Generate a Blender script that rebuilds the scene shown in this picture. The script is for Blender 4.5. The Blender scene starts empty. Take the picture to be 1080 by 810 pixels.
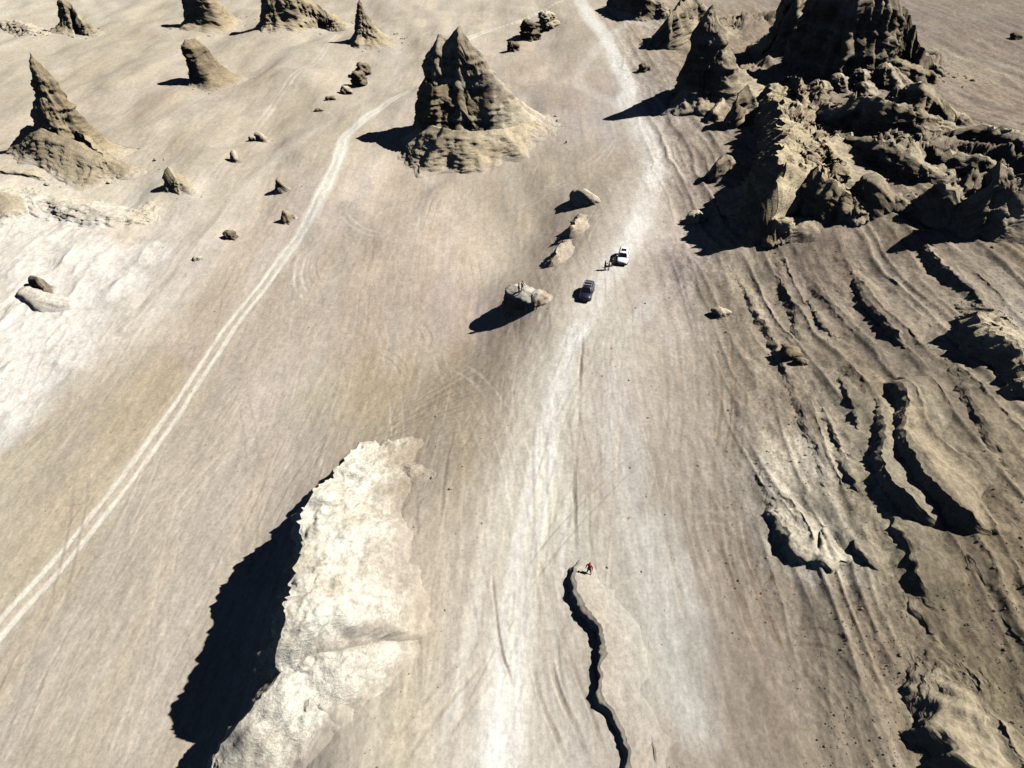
import bpy, bmesh, math, random
import numpy as np
from mathutils import Vector, Matrix

random.seed(7)
rng = np.random.default_rng(11)
scene = bpy.context.scene
C = scene.collection
R = math.radians

# ------------------------------------------------------------------ camera
CAM_H, PITCH, FPX = 58.0, R(39.0), 720.0          # metres above the road, look-down angle, focal length in photo pixels
cam = bpy.data.cameras.new('camera'); cam.sensor_width = 36.0; cam.lens = 36.0 * FPX / 1080.0
cam.clip_start = 0.5; cam.clip_end = 12000
camo = bpy.data.objects.new('camera', cam); C.objects.link(camo)
camo.location = (0, 0, CAM_H); camo.rotation_euler = (R(90) - PITCH, 0, 0)
scene.camera = camo
# ------------------------------------------------------------------ sky, sun, exposure
SUN_EL, SUN_AZ = R(46.0), R(81.0)                 # azimuth clockwise from +Y
world = bpy.data.worlds.new('World'); scene.world = world; world.use_nodes = True
wn = world.node_tree.nodes; wl = world.node_tree.links
sky = wn.new('ShaderNodeTexSky'); sky.sky_type = 'NISHITA'; sky.sun_disc = False
sky.sun_elevation = SUN_EL; sky.sun_rotation = SUN_AZ; sky.altitude = 2800; sky.dust_density = 0.0; sky.air_density = 0.22
wl.new(sky.outputs[0], wn['Background'].inputs[0]); wn['Background'].inputs[1].default_value = 0.05
sun = bpy.data.lights.new('sun', 'SUN'); sun.energy = 5.0; sun.angle = R(0.5); sun.color = (1.0, 0.98, 0.95)
suno = bpy.data.objects.new('sun', sun); C.objects.link(suno)
sd = Vector((math.sin(SUN_AZ) * math.cos(SUN_EL), math.cos(SUN_AZ) * math.cos(SUN_EL), math.sin(SUN_EL)))
suno.rotation_euler = sd.to_track_quat('Z', 'Y').to_euler(); suno.location = (150, 100, 200)
scene.view_settings.view_transform = 'Standard'; scene.view_settings.look = 'None'
scene.view_settings.exposure = 0.87; scene.view_settings.gamma = 1.0
scene.view_settings.use_curve_mapping = False
scene.render.engine = 'CYCLES'; scene.cycles.diffuse_bounces = 0; scene.cycles.max_bounces = 4

# ------------------------------------------------------------------ noise
def h2(ix, iy, seed):
    n = (ix.astype(np.int64) * 374761393 + iy.astype(np.int64) * 668265263 + seed * 974634211) & 0xffffffff
    n = ((n ^ (n >> 13)) * 1274126177) & 0xffffffff
    return ((n ^ (n >> 16)) & 0xffffff) / float(0xffffff)
def noise2(x, y, seed=0):
    fx = np.floor(x); fy = np.floor(y); tx = x - fx; ty = y - fy
    ix = fx.astype(np.int64); iy = fy.astype(np.int64)
    tx = tx * tx * tx * (tx * (tx * 6 - 15) + 10); ty = ty * ty * ty * (ty * (ty * 6 - 15) + 10)
    a = h2(ix, iy, seed); b = h2(ix + 1, iy, seed); c = h2(ix, iy + 1, seed); d = h2(ix + 1, iy + 1, seed)
    return (a + (b - a) * tx) * (1 - ty) + (c + (d - c) * tx) * ty
def fbm2(x, y, oct=4, seed=0, gain=0.5):
    s = 0; a = 1; t = 0
    for k in range(oct):
        s = s + a * (noise2(x, y, seed + k * 17) * 2 - 1); t += a; a *= gain; x = x * 2.03 + 13.7; y = y * 2.03 - 7.1
    return s / t
def noise3(x, y, z, seed=0):
    fz = np.floor(z); tz = z - fz; tz = tz * tz * (3 - 2 * tz); iz = fz.astype(np.int64)
    fx = np.floor(x); fy = np.floor(y); tx = x - fx; ty = y - fy
    ix = fx.astype(np.int64); iy = fy.astype(np.int64)
    tx = tx * tx * (3 - 2 * tx); ty = ty * ty * (3 - 2 * ty)
    def lay(zz):
        o = zz * 1299709
        a = h2(ix, iy + o, seed); b = h2(ix + 1, iy + o, seed); c = h2(ix, iy + 1 + o, seed); d = h2(ix + 1, iy + 1 + o, seed)
        return (a + (b - a) * tx) * (1 - ty) + (c + (d - c) * tx) * ty
    return lay(iz) * (1 - tz) + lay(iz + 1) * tz
def fbm3(x, y, z, oct=4, seed=0, gain=0.5, ridged=False):
    s = 0; a = 1; t = 0
    for k in range(oct):
        n = noise3(x, y, z, seed + k * 31) * 2 - 1
        if ridged: n = 1 - 2 * np.abs(n)
        s = s + a * n; t += a; a *= gain; x = x * 2.07 + 3.1; y = y * 2.07 - 9.2; z = z * 2.07 + 5.3
    return s / t
def sstep(a, b, x):
    t = np.clip((x - a) / (b - a), 0, 1); return t * t * (3 - 2 * t)
def lin(c):
    c = np.asarray(c, float) / 255.0
    return np.where(c <= 0.04045, c / 12.92, ((c + 0.055) / 1.055) ** 2.4)

# ------------------------------------------------------------------ survey: photo point -> place on the land
sP, cP = math.sin(PITCH), math.cos(PITCH)
def ray(u, v):
    a = (u - 540.0) / FPX; b = (v - 405.0) / FPX
    return np.array([a, cP - b * sP, -(sP + b * cP)])
def at_z(u, v, z):
    d = ray(u, v); t = (z - CAM_H) / d[2]
    return d[0] * t, d[1] * t

# heights of the land in metres, road bench = 0
ANCH = [  # (u, v, z)
 (530,900,0),(545,810,0),(545,640,0),(570,500,0),(595,400,0),(620,330,0),(650,280,0.2),(680,220,0.3),(680,150,0),(650,100,0),(630,50,0),(610,10,0),
 (640,700,0),(650,600,0.3),(660,480,0.2),(680,380,0.3),(700,300,0.4),(720,240,0.4),(700,180,0.3),
 (575,325,0),(600,278,0),(625,235,0.2),(645,195,0.2),(440,620,0.2),(420,740,0.4),(385,600,0.2),(370,680,0.4),(350,780,0.3),(425,540,-0.3),(275,640,-8.2),(240,760,-8.4),(200,810,-8.4),(290,570,-8),(455,520,-0.5),(430,850,0.5),
 (520,348,-6),(470,330,-6.2),(560,272,-4.6),(578,236,-4),(602,196,-2.8),(500,400,-3.8),(530,390,-2.2),(555,360,-2.2),(455,420,-5.4),(500,440,-1.9),(440,460,-3.6),(545,200,-4.5),(600,150,-2.5),(630,170,-1.2),
 (390,430,-7),(300,500,-8),(230,600,-8.2),(170,700,-8.4),(180,790,-8.4),(250,560,-8.2),(0,655,-9),(40,780,-9),(100,530,-8.6),(230,360,-8),(330,300,-7),(400,260,-6.6),(362,165,-6.5),(440,85,-5),
 (60,380,-8.4),(0,450,-9),(0,320,-7.5),(100,250,-7),(30,190,-5),(200,140,-6),(300,100,-6),(100,60,-5),(250,40,-5.5),(520,40,-4),(420,20,-5),(560,110,-4),(500,175,-5.6),
 (720,700,0.8),(720,800,0.6),(740,560,1.0),(780,700,2.0),(800,600,2.6),(770,430,1.6),(770,340,1.6),(860,800,3),(850,520,4.2),(830,400,4.5),(830,300,5),(900,640,5.2),(930,500,7.6),(920,380,9),(900,280,9.5),(1000,780,6.5),(1000,600,9),(1070,700,9.5),(1070,540,12.5),(1060,420,14),(1000,300,13.5),(1070,300,16),(1000,240,10),(1075,230,11),
 (770,180,2),(840,250,5.5),(880,200,8),(960,190,9.5),(790,120,2.5),(770,60,1.5),(845,115,6),(850,60,6),(900,140,8.5),(960,130,8),(1030,110,4.5),(1070,60,4),(1000,40,4),(1010,10,4),(900,10,4),(720,60,0.6),(700,20,0.3),(740,10,1),
 (1180,300,18),(1180,600,14),(1200,800,10),(1180,150,10),(1180,60,6),(-120,300,-7),(-120,700,-9),(-120,100,-5),
]
A = []
for (u, v, z) in ANCH:
    if u > 735 and v > 265: z *= 0.62
    x, y = at_z(u, v, z); A.append((x, y, z))
for (x, y, z) in [(-500,500,-3),(0,500,-1),(500,500,5),(-600,100,-8),(600,100,12),(-300,-200,-8),(0,-200,0),(300,-200,8),(0,1500,0),(-1500,800,0),(1500,800,4)]:
    A.append((x, y, z))
A = np.array(A)
def phi(r2): return np.sqrt(r2 + 7.0 ** 2)
def _fit():
    n = len(A); d2 = (A[:, None, 0] - A[None, :, 0]) ** 2 + (A[:, None, 1] - A[None, :, 1]) ** 2
    M = np.zeros((n + 1, n + 1)); M[:n, :n] = phi(d2) - np.eye(n) * 0.6; M[n, :n] = 1; M[:n, n] = 1
    return np.linalg.solve(M, np.append(A[:, 2], 0))
W = _fit()
def bilin(T, x, y):
    gx = np.clip((x - GX0) / GS, 0, T.shape[1] - 1.001); gy = np.clip((y - GY0) / GS, 0, T.shape[0] - 1.001)
    ix = gx.astype(int); iy = gy.astype(int); fx = gx - ix; fy = gy - iy
    if T.ndim == 3: fx = fx[..., None]; fy = fy[..., None]
    return (T[iy, ix] * (1 - fx) + T[iy, ix + 1] * fx) * (1 - fy) + (T[iy + 1, ix] * (1 - fx) + T[iy + 1, ix + 1] * fx) * fy
GX0, GY0, GS = -420.0, -40.0, 2.0
GXX, GYY = np.meshgrid(np.arange(GX0, 421, GS), np.arange(GY0, 460, GS))
def base_h(x, y): return bilin(BASE, np.asarray(x, float), np.asarray(y, float))
def base_exact(x, y):
    s = np.full(x.shape, W[-1])
    for (ax, ay, _), w in zip(A, W[:-1]): s += w * phi((x - ax) ** 2 + (y - ay) ** 2)
    return s
BASE = base_exact(GXX, GYY)
def hit(u, v, h=0.0):
    """where the sight line meets the land raised by h"""
    z = 0.0
    for _ in range(25):
        x, y = at_z(u, v, z); z = 0.5 * z + 0.5 * (float(base_h(x, y)) + h)
    x, y = at_z(u, v, z)
    return x, y, z
def curve(pts, closed=False, step=0.5):
    """Catmull-Rom through n-d points"""
    P = [np.array(p, float) for p in pts]; out = []
    P = [2 * P[0] - P[1]] + P + [2 * P[-1] - P[-2]]
    for i in range(1, len(P) - 2):
        n = max(2, int(np.linalg.norm(P[i + 1][:2] - P[i][:2]) / step))
        for k in range(n):
            t = k / n
            out.append(0.5 * ((2 * P[i]) + (-P[i - 1] + P[i + 1]) * t + (2 * P[i - 1] - 5 * P[i] + 4 * P[i + 1] - P[i + 2]) * t * t + (-P[i - 1] + 3 * P[i] - 3 * P[i + 1] + P[i + 2]) * t ** 3))
    out.append(P[-2]); return np.array(out)
def survey_line(px, step=1.5): return curve([hit(u, v)[:2] for u, v in px], step=step)

# ------------------------------------------------------------------ land colour (albedo)
ALB = 0.54
ZONES = [ # (u, v, colour, reach in metres)
 (30,360,(236,228,214),16),(70,290,(228,216,198),14),(0,430,(236,230,218),11),(110,330,(226,216,200),9),(60,230,(224,210,186),12),(140,270,(216,202,182),8),
 (30,480,(196,182,156),8),(80,440,(192,178,158),7),(150,430,(196,180,150),10),(230,360,(200,184,164),12),(70,560,(200,184,156),12),(150,560,(198,184,164),12),(250,520,(203,187,168),12),(330,420,(200,186,160),9),(400,400,(196,176,146),9),
 (60,700,(198,185,166),14),(180,640,(202,189,171),14),(300,500,(204,188,170),9),(120,780,(200,187,168),12),(280,420,(205,189,172),9),(220,680,(198,186,170),9),
 (340,250,(203,187,170),12),(420,250,(205,188,170),12),(400,330,(200,182,162),12),(480,330,(203,184,168),10),(470,410,(190,172,146),9),(430,480,(192,175,150),7),(520,290,(206,190,168),10),
 (250,120,(200,186,164),20),(150,110,(206,190,168),20),(300,60,(206,192,170),20),(100,60,(204,190,166),18),(30,20,(212,200,178),16),(450,20,(208,194,172),18),(400,60,(206,192,172),14),(220,90,(200,184,164),14),
 (560,80,(204,188,168),14),(600,110,(196,180,164),8),(590,190,(200,183,160),10),(520,200,(202,186,164),10),(640,120,(200,188,176),10),
 (540,760,(206,197,184),6),(560,560,(216,210,192),6),(590,420,(222,214,196),6),(500,700,(196,184,167),6),(470,620,(198,184,164),5),(450,760,(208,196,174),6),(600,700,(192,180,163),5),(640,430,(198,184,173),5),(620,500,(196,182,168),4),(660,480,(202,194,182),5),
 (690,330,(204,190,178),7),(720,300,(196,180,166),7),(700,250,(206,190,176),8),(650,350,(210,199,180),6),(720,180,(190,172,158),9),(735,420,(190,174,154),7),(720,520,(184,170,152),7),
 (700,650,(200,194,182),5),(720,740,(206,200,188),5),(690,560,(200,194,182),5),(760,620,(184,168,150),6),(780,740,(174,158,140),7),(740,790,(176,160,144),4),
 (830,480,(226,212,188),5),(870,560,(244,232,212),4),(820,560,(196,184,166),4),(800,400,(180,164,142),7),(780,320,(186,170,148),7),(860,340,(172,156,134),8),(850,640,(170,154,134),8),(920,700,(166,150,128),9),(960,600,(164,150,126),8),
 (940,520,(188,174,148),7),(1000,480,(186,170,140),8),(1060,500,(170,152,126),9),(1000,400,(170,154,130),9),(940,320,(176,158,138),9),(1000,320,(178,162,140),9),(1060,340,(206,192,172),6),(1060,620,(160,144,118),10),(1050,760,(170,154,124),9),(960,790,(164,148,124),8),
 (880,250,(170,152,132),9),(980,240,(168,152,130),9),(840,200,(190,172,142),9),(800,40,(176,156,132),10),(790,70,(190,170,144),8),(860,150,(186,166,140),10),(950,160,(176,158,134),10),(1040,110,(166,148,128),14),(1040,40,(158,142,127),18),(1000,70,(176,160,138),12),(1070,200,(168,152,130),10),(1040,10,(156,142,124),10),
]
Z = []
for (u, v, c, r) in ZONES:
    x, y, _ = hit(u, v); c = np.array(c, float); c = (c.mean() + (c - c.mean()) * 0.88) * np.array([1.0, 1.0, 0.995]); Z.append((x, y, r, *lin(c)))
def zone_col(x, y):
    x = np.asarray(x, float); y = np.asarray(y, float)
    return bilin(ZTAB, x + 3.0 * fbm2(x / 6, y / 14, 3, 71), y + 7.0 * fbm2(x / 6, y / 14, 3, 72))
def zone_exact(wx, wy):
    s = np.zeros(wx.shape + (3,)); w = np.full(wx.shape, 1e-9)
    for (ax, ay, r, cr, cg, cb) in Z:
        d2 = ((wx - ax) ** 2 + ((wy - ay) * 0.62) ** 2) / (r * r)
        k = 1.0 / (0.05 + d2) ** 2
        s[..., 0] += k * cr; s[..., 1] += k * cg; s[..., 2] += k * cb; w += k
    return s / w[..., None]
ZTAB = zone_exact(GXX, GYY)

def seg_dist(X, Y, L, pad):
    """signed distance (right of travel positive) to polyline L and arc position; far points stay at 1e6"""
    d = np.full(X.shape, 1e6); s = np.zeros(X.shape); acc = 0.0
    for i in range(len(L) - 1):
        ax, ay = L[i][:2]; bx, by = L[i + 1][:2]; ex, ey = bx - ax, by - ay; l2 = ex * ex + ey * ey + 1e-9; ln = math.sqrt(l2)
        m = np.nonzero((X > min(ax, bx) - pad) & (X < max(ax, bx) + pad) & (Y > min(ay, by) - pad) & (Y < max(ay, by) + pad))
        if len(m[0]):
            px = X[m] - ax; py = Y[m] - ay; t = np.clip((px * ex + py * ey) / l2, 0, 1)
            dd = np.hypot(px - t * ex, py - t * ey); sg = np.where(px * ey - py * ex >= 0, 1, -1)
            up = dd < np.abs(d[m]); idx = tuple(a[up] for a in m)
            d[idx] = (dd * sg)[up]; s[idx] = acc + t[up] * ln
        acc += ln
    return d, s

ROAD = [(505,900),(520,830),(532,740),(546,640),(560,540),(574,450),(590,380),(614,330),(640,290),(664,250),(680,212),(689,172),(680,142),(660,112)]
ROAD_FAR = [(660,112),(663,92),(650,66),(635,36),(618,12),(606,-12)]
ROAD_LOOP = [(660,112),(632,102),(611,90),(613,72),(626,56),(637,44)]
ROAD_WEST = [(-90,765),(0,662),(60,596),(120,523),(180,441),(230,364),(280,295),(320,240),(345,200),(360,166),(368,146),(400,116),(440,88),(500,40),(560,14),(606,-4)]
SPUR = [(640,44),(664,24),(690,30)]
LIGHT = (228,222,208)
TRACKS = [ # (points, half width m, colour, strength, pair offset m, groove m)
 ([(512,880),(518,830),(531,740),(545,640),(562,540),(580,450),(597,380),(620,330)],1.9,(246,243,236),0.9,0,0),
 ([(540,860),(548,760),(556,660),(566,570),(584,480)],0.8,(236,231,220),0.7,0,0),
 ([(490,860),(505,760),(528,650),(548,550),(572,450),(598,370)],0.6,(232,226,214),0.7,0,0),
 ([(470,850),(492,760),(515,660),(535,560),(556,470)],0.7,(228,222,210),0.6,1.3,0.03),
 ([(575,850),(572,760),(578,660),(586,560),(596,470),(606,400)],0.35,(232,226,214),0.6,1.0,0.03),
 ([(548,840),(545,750),(552,640),(572,540),(588,450),(602,390)],0.5,(236,230,206),0.7,0.9,0.03),
 ([(478,830),(500,700),(520,580),(545,470),(575,390),(605,340),(640,285)],0.6,(214,206,188),0.5,1.0,0.03),
 ([(470,700),(485,600),(510,500),(545,420),(580,360)],0.4,(190,178,158),0.5,0.8,0.03),
 ([(700,300),(668,345),(652,400),(650,480),(668,560),(692,640),(722,740),(735,810)],1.5,(214,210,200),0.6,0,0),
 ([(690,300),(662,345),(645,400),(640,480),(655,560),(670,640)],0.5,(196,184,170),0.5,1.1,0.03),
 ([(600,365),(618,328),(642,288),(666,250),(682,212),(690,172),(681,142),(660,108),(664,92),(650,64),(634,32),(612,2)],2.7,(242,237,228),0.85,0,0),
 ([(680,215),(705,170),(700,140)],1.6,(216,206,192),0.4,0,0),
 ([(130,352),(180,290),(240,218),(300,165),(380,108),(430,60)],1.5,(212,202,186),0.55,0,0),
 ([(-20,470),(60,408),(120,352),(185,285),(240,212),(300,155)],0.8,(178,166,150),0.6,0,0.04),
 ([(247,160),(272,128),(300,97),(333,67),(357,33),(372,10)],0.45,(226,216,200),0.75,0.8,0.03),
 ([(40,470),(110,410),(170,350),(215,290)],0.7,(186,174,160),0.5,1.2,0.03),
 ([(160,520),(220,470),(290,420),(320,395)],0.35,(188,176,158),0.5,0.8,0.03),
 ([(180,540),(240,480),(300,432)],0.3,(214,204,186),0.6,0.8,0.03),
 ([(322,262),(315,280),(315,298),(324,312),(338,320),(360,318)],0.32,(226,216,202),0.8,0.7,0.05),
 ([(332,262),(328,285),(336,300),(356,304)],0.25,(182,168,150),0.6,0.7,0.05),
 ([(358,222),(375,238),(398,250),(425,259),(450,261)],0.3,(222,212,198),0.7,0.7,0.05),
 ([(352,240),(380,256),(410,265),(440,266)],0.25,(180,166,150),0.5,0.7,0.05),
 ([(455,170),(452,200),(448,228),(446,258)],0.4,(220,210,194),0.55,0.8,0.04),
 ([(420,175),(415,205),(412,240)],0.3,(186,172,156),0.5,0.8,0.04),
 ([(405,175),(398,205),(396,235)],0.3,(218,206,190),0.4,0.8,0.04),
 ([(436,335),(446,345),(452,358),(448,368)],0.2,(150,130,105),0.4,0.7,0.06),
 ([(388,366),(408,372),(422,384),(428,398)],0.2,(150,132,105),0.4,0.7,0.06),
 ([(395,372),(415,380),(424,392)],0.2,(222,208,182),0.6,0.5,0.03),
 ([(752,285),(762,350),(768,430),(762,500),(772,580),(800,660),(832,730),(866,815)],0.26,(150,132,112),0.75,0.85,0.035),
 ([(768,285),(776,350),(778,430),(772,500),(778,570),(796,640),(824,710),(850,780),(858,815)],0.22,(152,134,114),0.65,0.85,0.035),
 ([(738,290),(742,380),(745,460),(740,540),(760,610),(790,680),(815,740)],0.3,(158,142,124),0.5,1.0,0.035),
 ([(700,310),(712,420),(704,500),(720,590),(745,680),(768,770)],0.3,(170,156,138),0.45,1.0,0.05),
 ([(825,672),(850,671),(880,680),(905,705),(925,735),(937,755)],0.25,(136,120,102),0.6,0.8,0.06),
 ([(840,695),(860,712),(880,742),(895,770)],0.22,(132,118,100),0.5,0.7,0.06),
 ([(700,560),(730,545),(765,545),(790,552)],0.3,(196,184,170),0.4,0.8,0.03),
 ([(614,345),(612,400),(609,460),(607,520),(607,590)],0.22,(120,104,86),0.85,0,0.16),
 ([(518,600),(523,650),(530,690),(537,705),(543,730)],0.16,(140,124,104),0.7,0,0.12),
 ([(480,450),(470,490),(466,530),(458,570)],0.22,(150,136,116),0.6,0,0.10),
 ([(568,690),(580,730),(598,770),(612,815)],0.22,(168,154,136),0.6,0.8,0.06),
 ([(585,690),(610,750),(632,815)],0.22,(160,146,128),0.6,0.9,0.06),
 ([(520,700),(470,760),(430,815)],0.3,(218,206,186),0.55,0.9,0.05),
 ([(505,690),(462,740),(412,800)],0.25,(184,170,150),0.5,0.9,0.05),
 ([(640,250),(620,268),(600,290),(575,340),(545,390)],0.45,(196,186,168),0.5,0.9,0.04),
 ([(655,185),(640,212),(622,240),(606,270)],0.5,(216,206,188),0.5,0.9,0.04),
 ([(560,215),(590,190),(630,165),(650,140)],0.5,(216,204,188),0.45,0.9,0.04),
 ([(480,260),(520,235),(570,205),(620,180)],0.45,(214,202,186),0.4,0.9,0.04),
 ([(590,35),(565,70),(560,100)],0.6,(196,182,164),0.4,0.9,0.04),
 ([(640,125),(645,150),(630,175)],0.3,(218,210,196),0.5,0.9,0.04),
 ([(40,215),(110,212),(160,205),(205,190),(245,175)],1.6,(216,204,186),0.5,0,0),
 ([(110,125),(150,95),(190,62),(225,40)],0.9,(216,204,186),0.35,1.2,0.04),
]
for k in range(9):      # fan of faint tyre lines crossing the slope below the lone stack
    o = k * 9.0
    TRACKS.append(([(545 - o * .4, 360 + o), (505 - o, 385 + o * .95), (455 - o * 1.1, 415 + o * .9), (395 - o, 470 + o * .6)], 0.2, (160,142,116) if k % 2 else (206,190,164), 0.5, 0.7, 0.06))
for k in range(7):      # faint parallel lines on the west flat
    o = k * 23
    TRACKS.append(([(40 + o, 720 - k * 3), (120 + o, 610 - k * 6), (200 + o, 510 - k * 9)], 0.3, (212,202,186) if k % 2 else (184,172,154), 0.4, 0.9, 0.02))
for k in range(6):      # lines fanning over the near road
    o = k * 16
    TRACKS.append(([(560 + o * .1, 560), (556 + o * .5, 660), (552 + o, 740), (548 + o * 1.6, 830)], 0.22, (188,176,156) if k % 2 else (222,212,192), 0.4, 0.8, 0.03))
TL = [(survey_line(t[0]),) + t[1:] for t in TRACKS]
L_ROAD, L_FAR, L_LOOP, L_WEST, L_SPUR = [survey_line(q) for q in (ROAD, ROAD_FAR, ROAD_LOOP, ROAD_WEST, SPUR)]

BAD = [hit(u, v)[:2] + (r,) for u, v, r in [(840,110,16),(880,150,18),(920,120,18),(960,160,18),(1000,170,16),(1040,190,16),(1075,175,16),(840,190,12),(870,205,12),(780,70,14),(760,30,16),(840,50,18),(900,60,20),(960,60,16),(720,20,14),(800,20,18),(1000,225,10),(1060,225,12)]]
def badlands(x, y):
    s = np.zeros(np.shape(x))
    for (ax, ay, r) in BAD: s = np.maximum(s, np.exp(-((x - ax) ** 2 + (y - ay) ** 2) / (0.62 * r) ** 2))
    return sstep(0.12, 0.7, s)
SALT = [hit(u, v)[:2] + (r,) for u, v, r in [(30,340,22),(60,280,20),(20,240,20),(90,230,14),(10,400,14),(110,300,13),(150,268,10),(55,372,12),(-10,430,10)]]
def saltiness(x, y):
    s = np.zeros(np.shape(x))
    for (ax, ay, r) in SALT: s = np.maximum(s, np.exp(-((x - ax) ** 2 + (y - ay) ** 2) / (0.7 * r) ** 2))
    return s
def ridged2(x, y, oct, seed):
    s = 0; a = 1.0; t = 0; w = 1.0
    for k in range(oct):
        n = 1 - np.abs(2 * noise2(x, y, seed + 13 * k) - 1); n = n * n; s = s + a * n * w; w = np.clip(n * 1.6, 0, 1); t += a; a *= 0.52; x = x * 2.07 + 5.1; y = y * 2.07 - 3.3
    return s / t
def right_side(x, y):      # 1 on the eroded hillside right of the road
    return sstep(14, 30, x - 0.06 * y + 4 * fbm2(x / 15, y / 25, 2, 5)) * sstep(420, 250, y)

def ground_h(x, y):
    x = np.atleast_1d(np.asarray(x, float)); y = np.atleast_1d(np.asarray(y, float))
    z = base_h(x, y)
    rs = right_side(x, y)
    far = 1 + y / 150.0
    z = z + 0.35 * fbm2(x / 22, y / 40, 3, 3)
    wx = x + 2.0 * fbm2(x / 9, y / 22, 3, 8)
    rid = 1 - np.abs(2 * noise2(wx / 3.4, y / 42, 9) - 1); rid2 = 1 - np.abs(2 * noise2(wx / 1.5 + 9, y / 19, 10) - 1)
    z = z + rs * (0.42 * rid ** 2 + 0.25 * rid2 ** 2 + 0.26 * fbm2(x / 2.2, y / 5.5, 5, 12, 0.55))
    bd = badlands(x, y)
    q = bd > 0.01
    if np.any(q):
        xx, yy = x[q], y[q]; ax = xx + 0.22 * yy; ay = yy
        z[q] = z[q] + bd[q] * (6.0 * (ridged2(ax / 6.5 + 1.1 * fbm2(xx / 12, yy / 12, 2, 61), ay / 17 + 0.8 * fbm2(xx / 9, yy / 9, 3, 64), 7, 62) - 0.33) + 1.0 * np.floor(3 * noise2(xx / 7, yy / 10, 63)) / 3)
    sa = saltiness(x, y); q = sa > 0.03
    if np.any(q):
        xx, yy = x[q], y[q]; z[q] = z[q] + sa[q] * (0.9 * ridged2(xx / 7, yy / 9, 5, 65) + 0.5 * fbm2(xx / 9, yy / 9, 3, 66))
    z = z + (1 - rs) * (0.5 * fbm2(x / 13, y / 30, 3, 16) + 2.6 * fbm2(x / 24 + 3, y / 40, 3, 18)) * sstep(85, 145, y) * sstep(12, -6, x - 0.06 * y)
    z = z + (0.05 + 0.03 * rs) * fbm2(x / 0.8, y / 1.6, 3, 14) + (1 - rs) * 0.05 * fbm2(wx / 1.7, y / 14, 3, 15)
    return z

def land_colour(x, y, z, d_list=None):
    c = zone_col(x, y)
    wx = x + 1.5 * fbm2(x / 7, y / 20, 3, 21)
    st = fbm2(wx / 1.8, y / 34, 4, 22, 0.6)           # wind-parallel streaks
    mo = fbm2(x / 5.5, y / 8, 4, 23)
    fi = fbm2(x / 0.6, y / 1.2, 3, 24)
    rs = right_side(x, y)
    c = c * (1 + (0.06 + 0.13 * rs) * st + (0.12 + 0.12 * rs) * mo + 0.16 * rs * fbm2(wx / 1.1, y / 9, 4, 29, 0.6) + (0.05 + 0.11 * rs) * fi)[..., None]
    sb = (z if np.ndim(z) else 0) * 1.5 + 1.1 * fbm2(x / 16, y / 24, 3, 31) + 0.25 * fbm2(x / 2, y / 5, 3, 32)
    band = (noise2(sb * 1.3, sb * 0 + 0.5, 33) - 0.5) + 0.7 * (noise2(sb * 4.1, sb * 0 + 1.5, 34) - 0.5) + 0.5 * (noise2(sb * 11.0, sb * 0 + 2.5, 35) - 0.5)
    c = c * (1 + (0.17 + 0.12 * rs) * band)[..., None]
    warm = fbm2(wx / 4, y / 30, 3, 26)                # ochre and rosy bands
    c[..., 0] *= 1 + 0.035 * warm; c[..., 2] *= 1 - 0.06 * warm
    pink = fbm2(x / 9, y / 30, 3, 27); c[..., 1] *= 1 - 0.02 * pink
    bd = badlands(x, y)[..., None] * (0.5 + 0.5 * np.clip(1.4 * mo + 1.2 * fbm2(x / 1.3, y / 2.0, 4, 30), -1, 1))[..., None]
    c = c * (1 - 0.55 * bd) + 0.55 * bd * lin((150,134,110))
    c = c * (1 - 0.14 * rs)[..., None]
    # crusty pale salt with dark cracks
    salt = np.clip(saltiness(x, y) * 1.5, 0, 1)
    sm = sstep(0.42, 0.58, saltiness(x, y) + 0.22 * fbm2(x / 4, y / 12, 5, 36, 0.6) + 0.10 * st) * 0.85
    c = c * (1 - sm[..., None]) + sm[..., None] * lin((238,231,219)) * (1 + 0.10 * mo + 0.07 * fi)[..., None]
    cr = np.abs(fbm2(x / 3.0, y / 4.0, 4, 28)); c = c * (1 - 0.20 * salt * sstep(0.10, 0.0, cr))[..., None]
    return np.clip(c, 0.01, 0.95)

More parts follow.
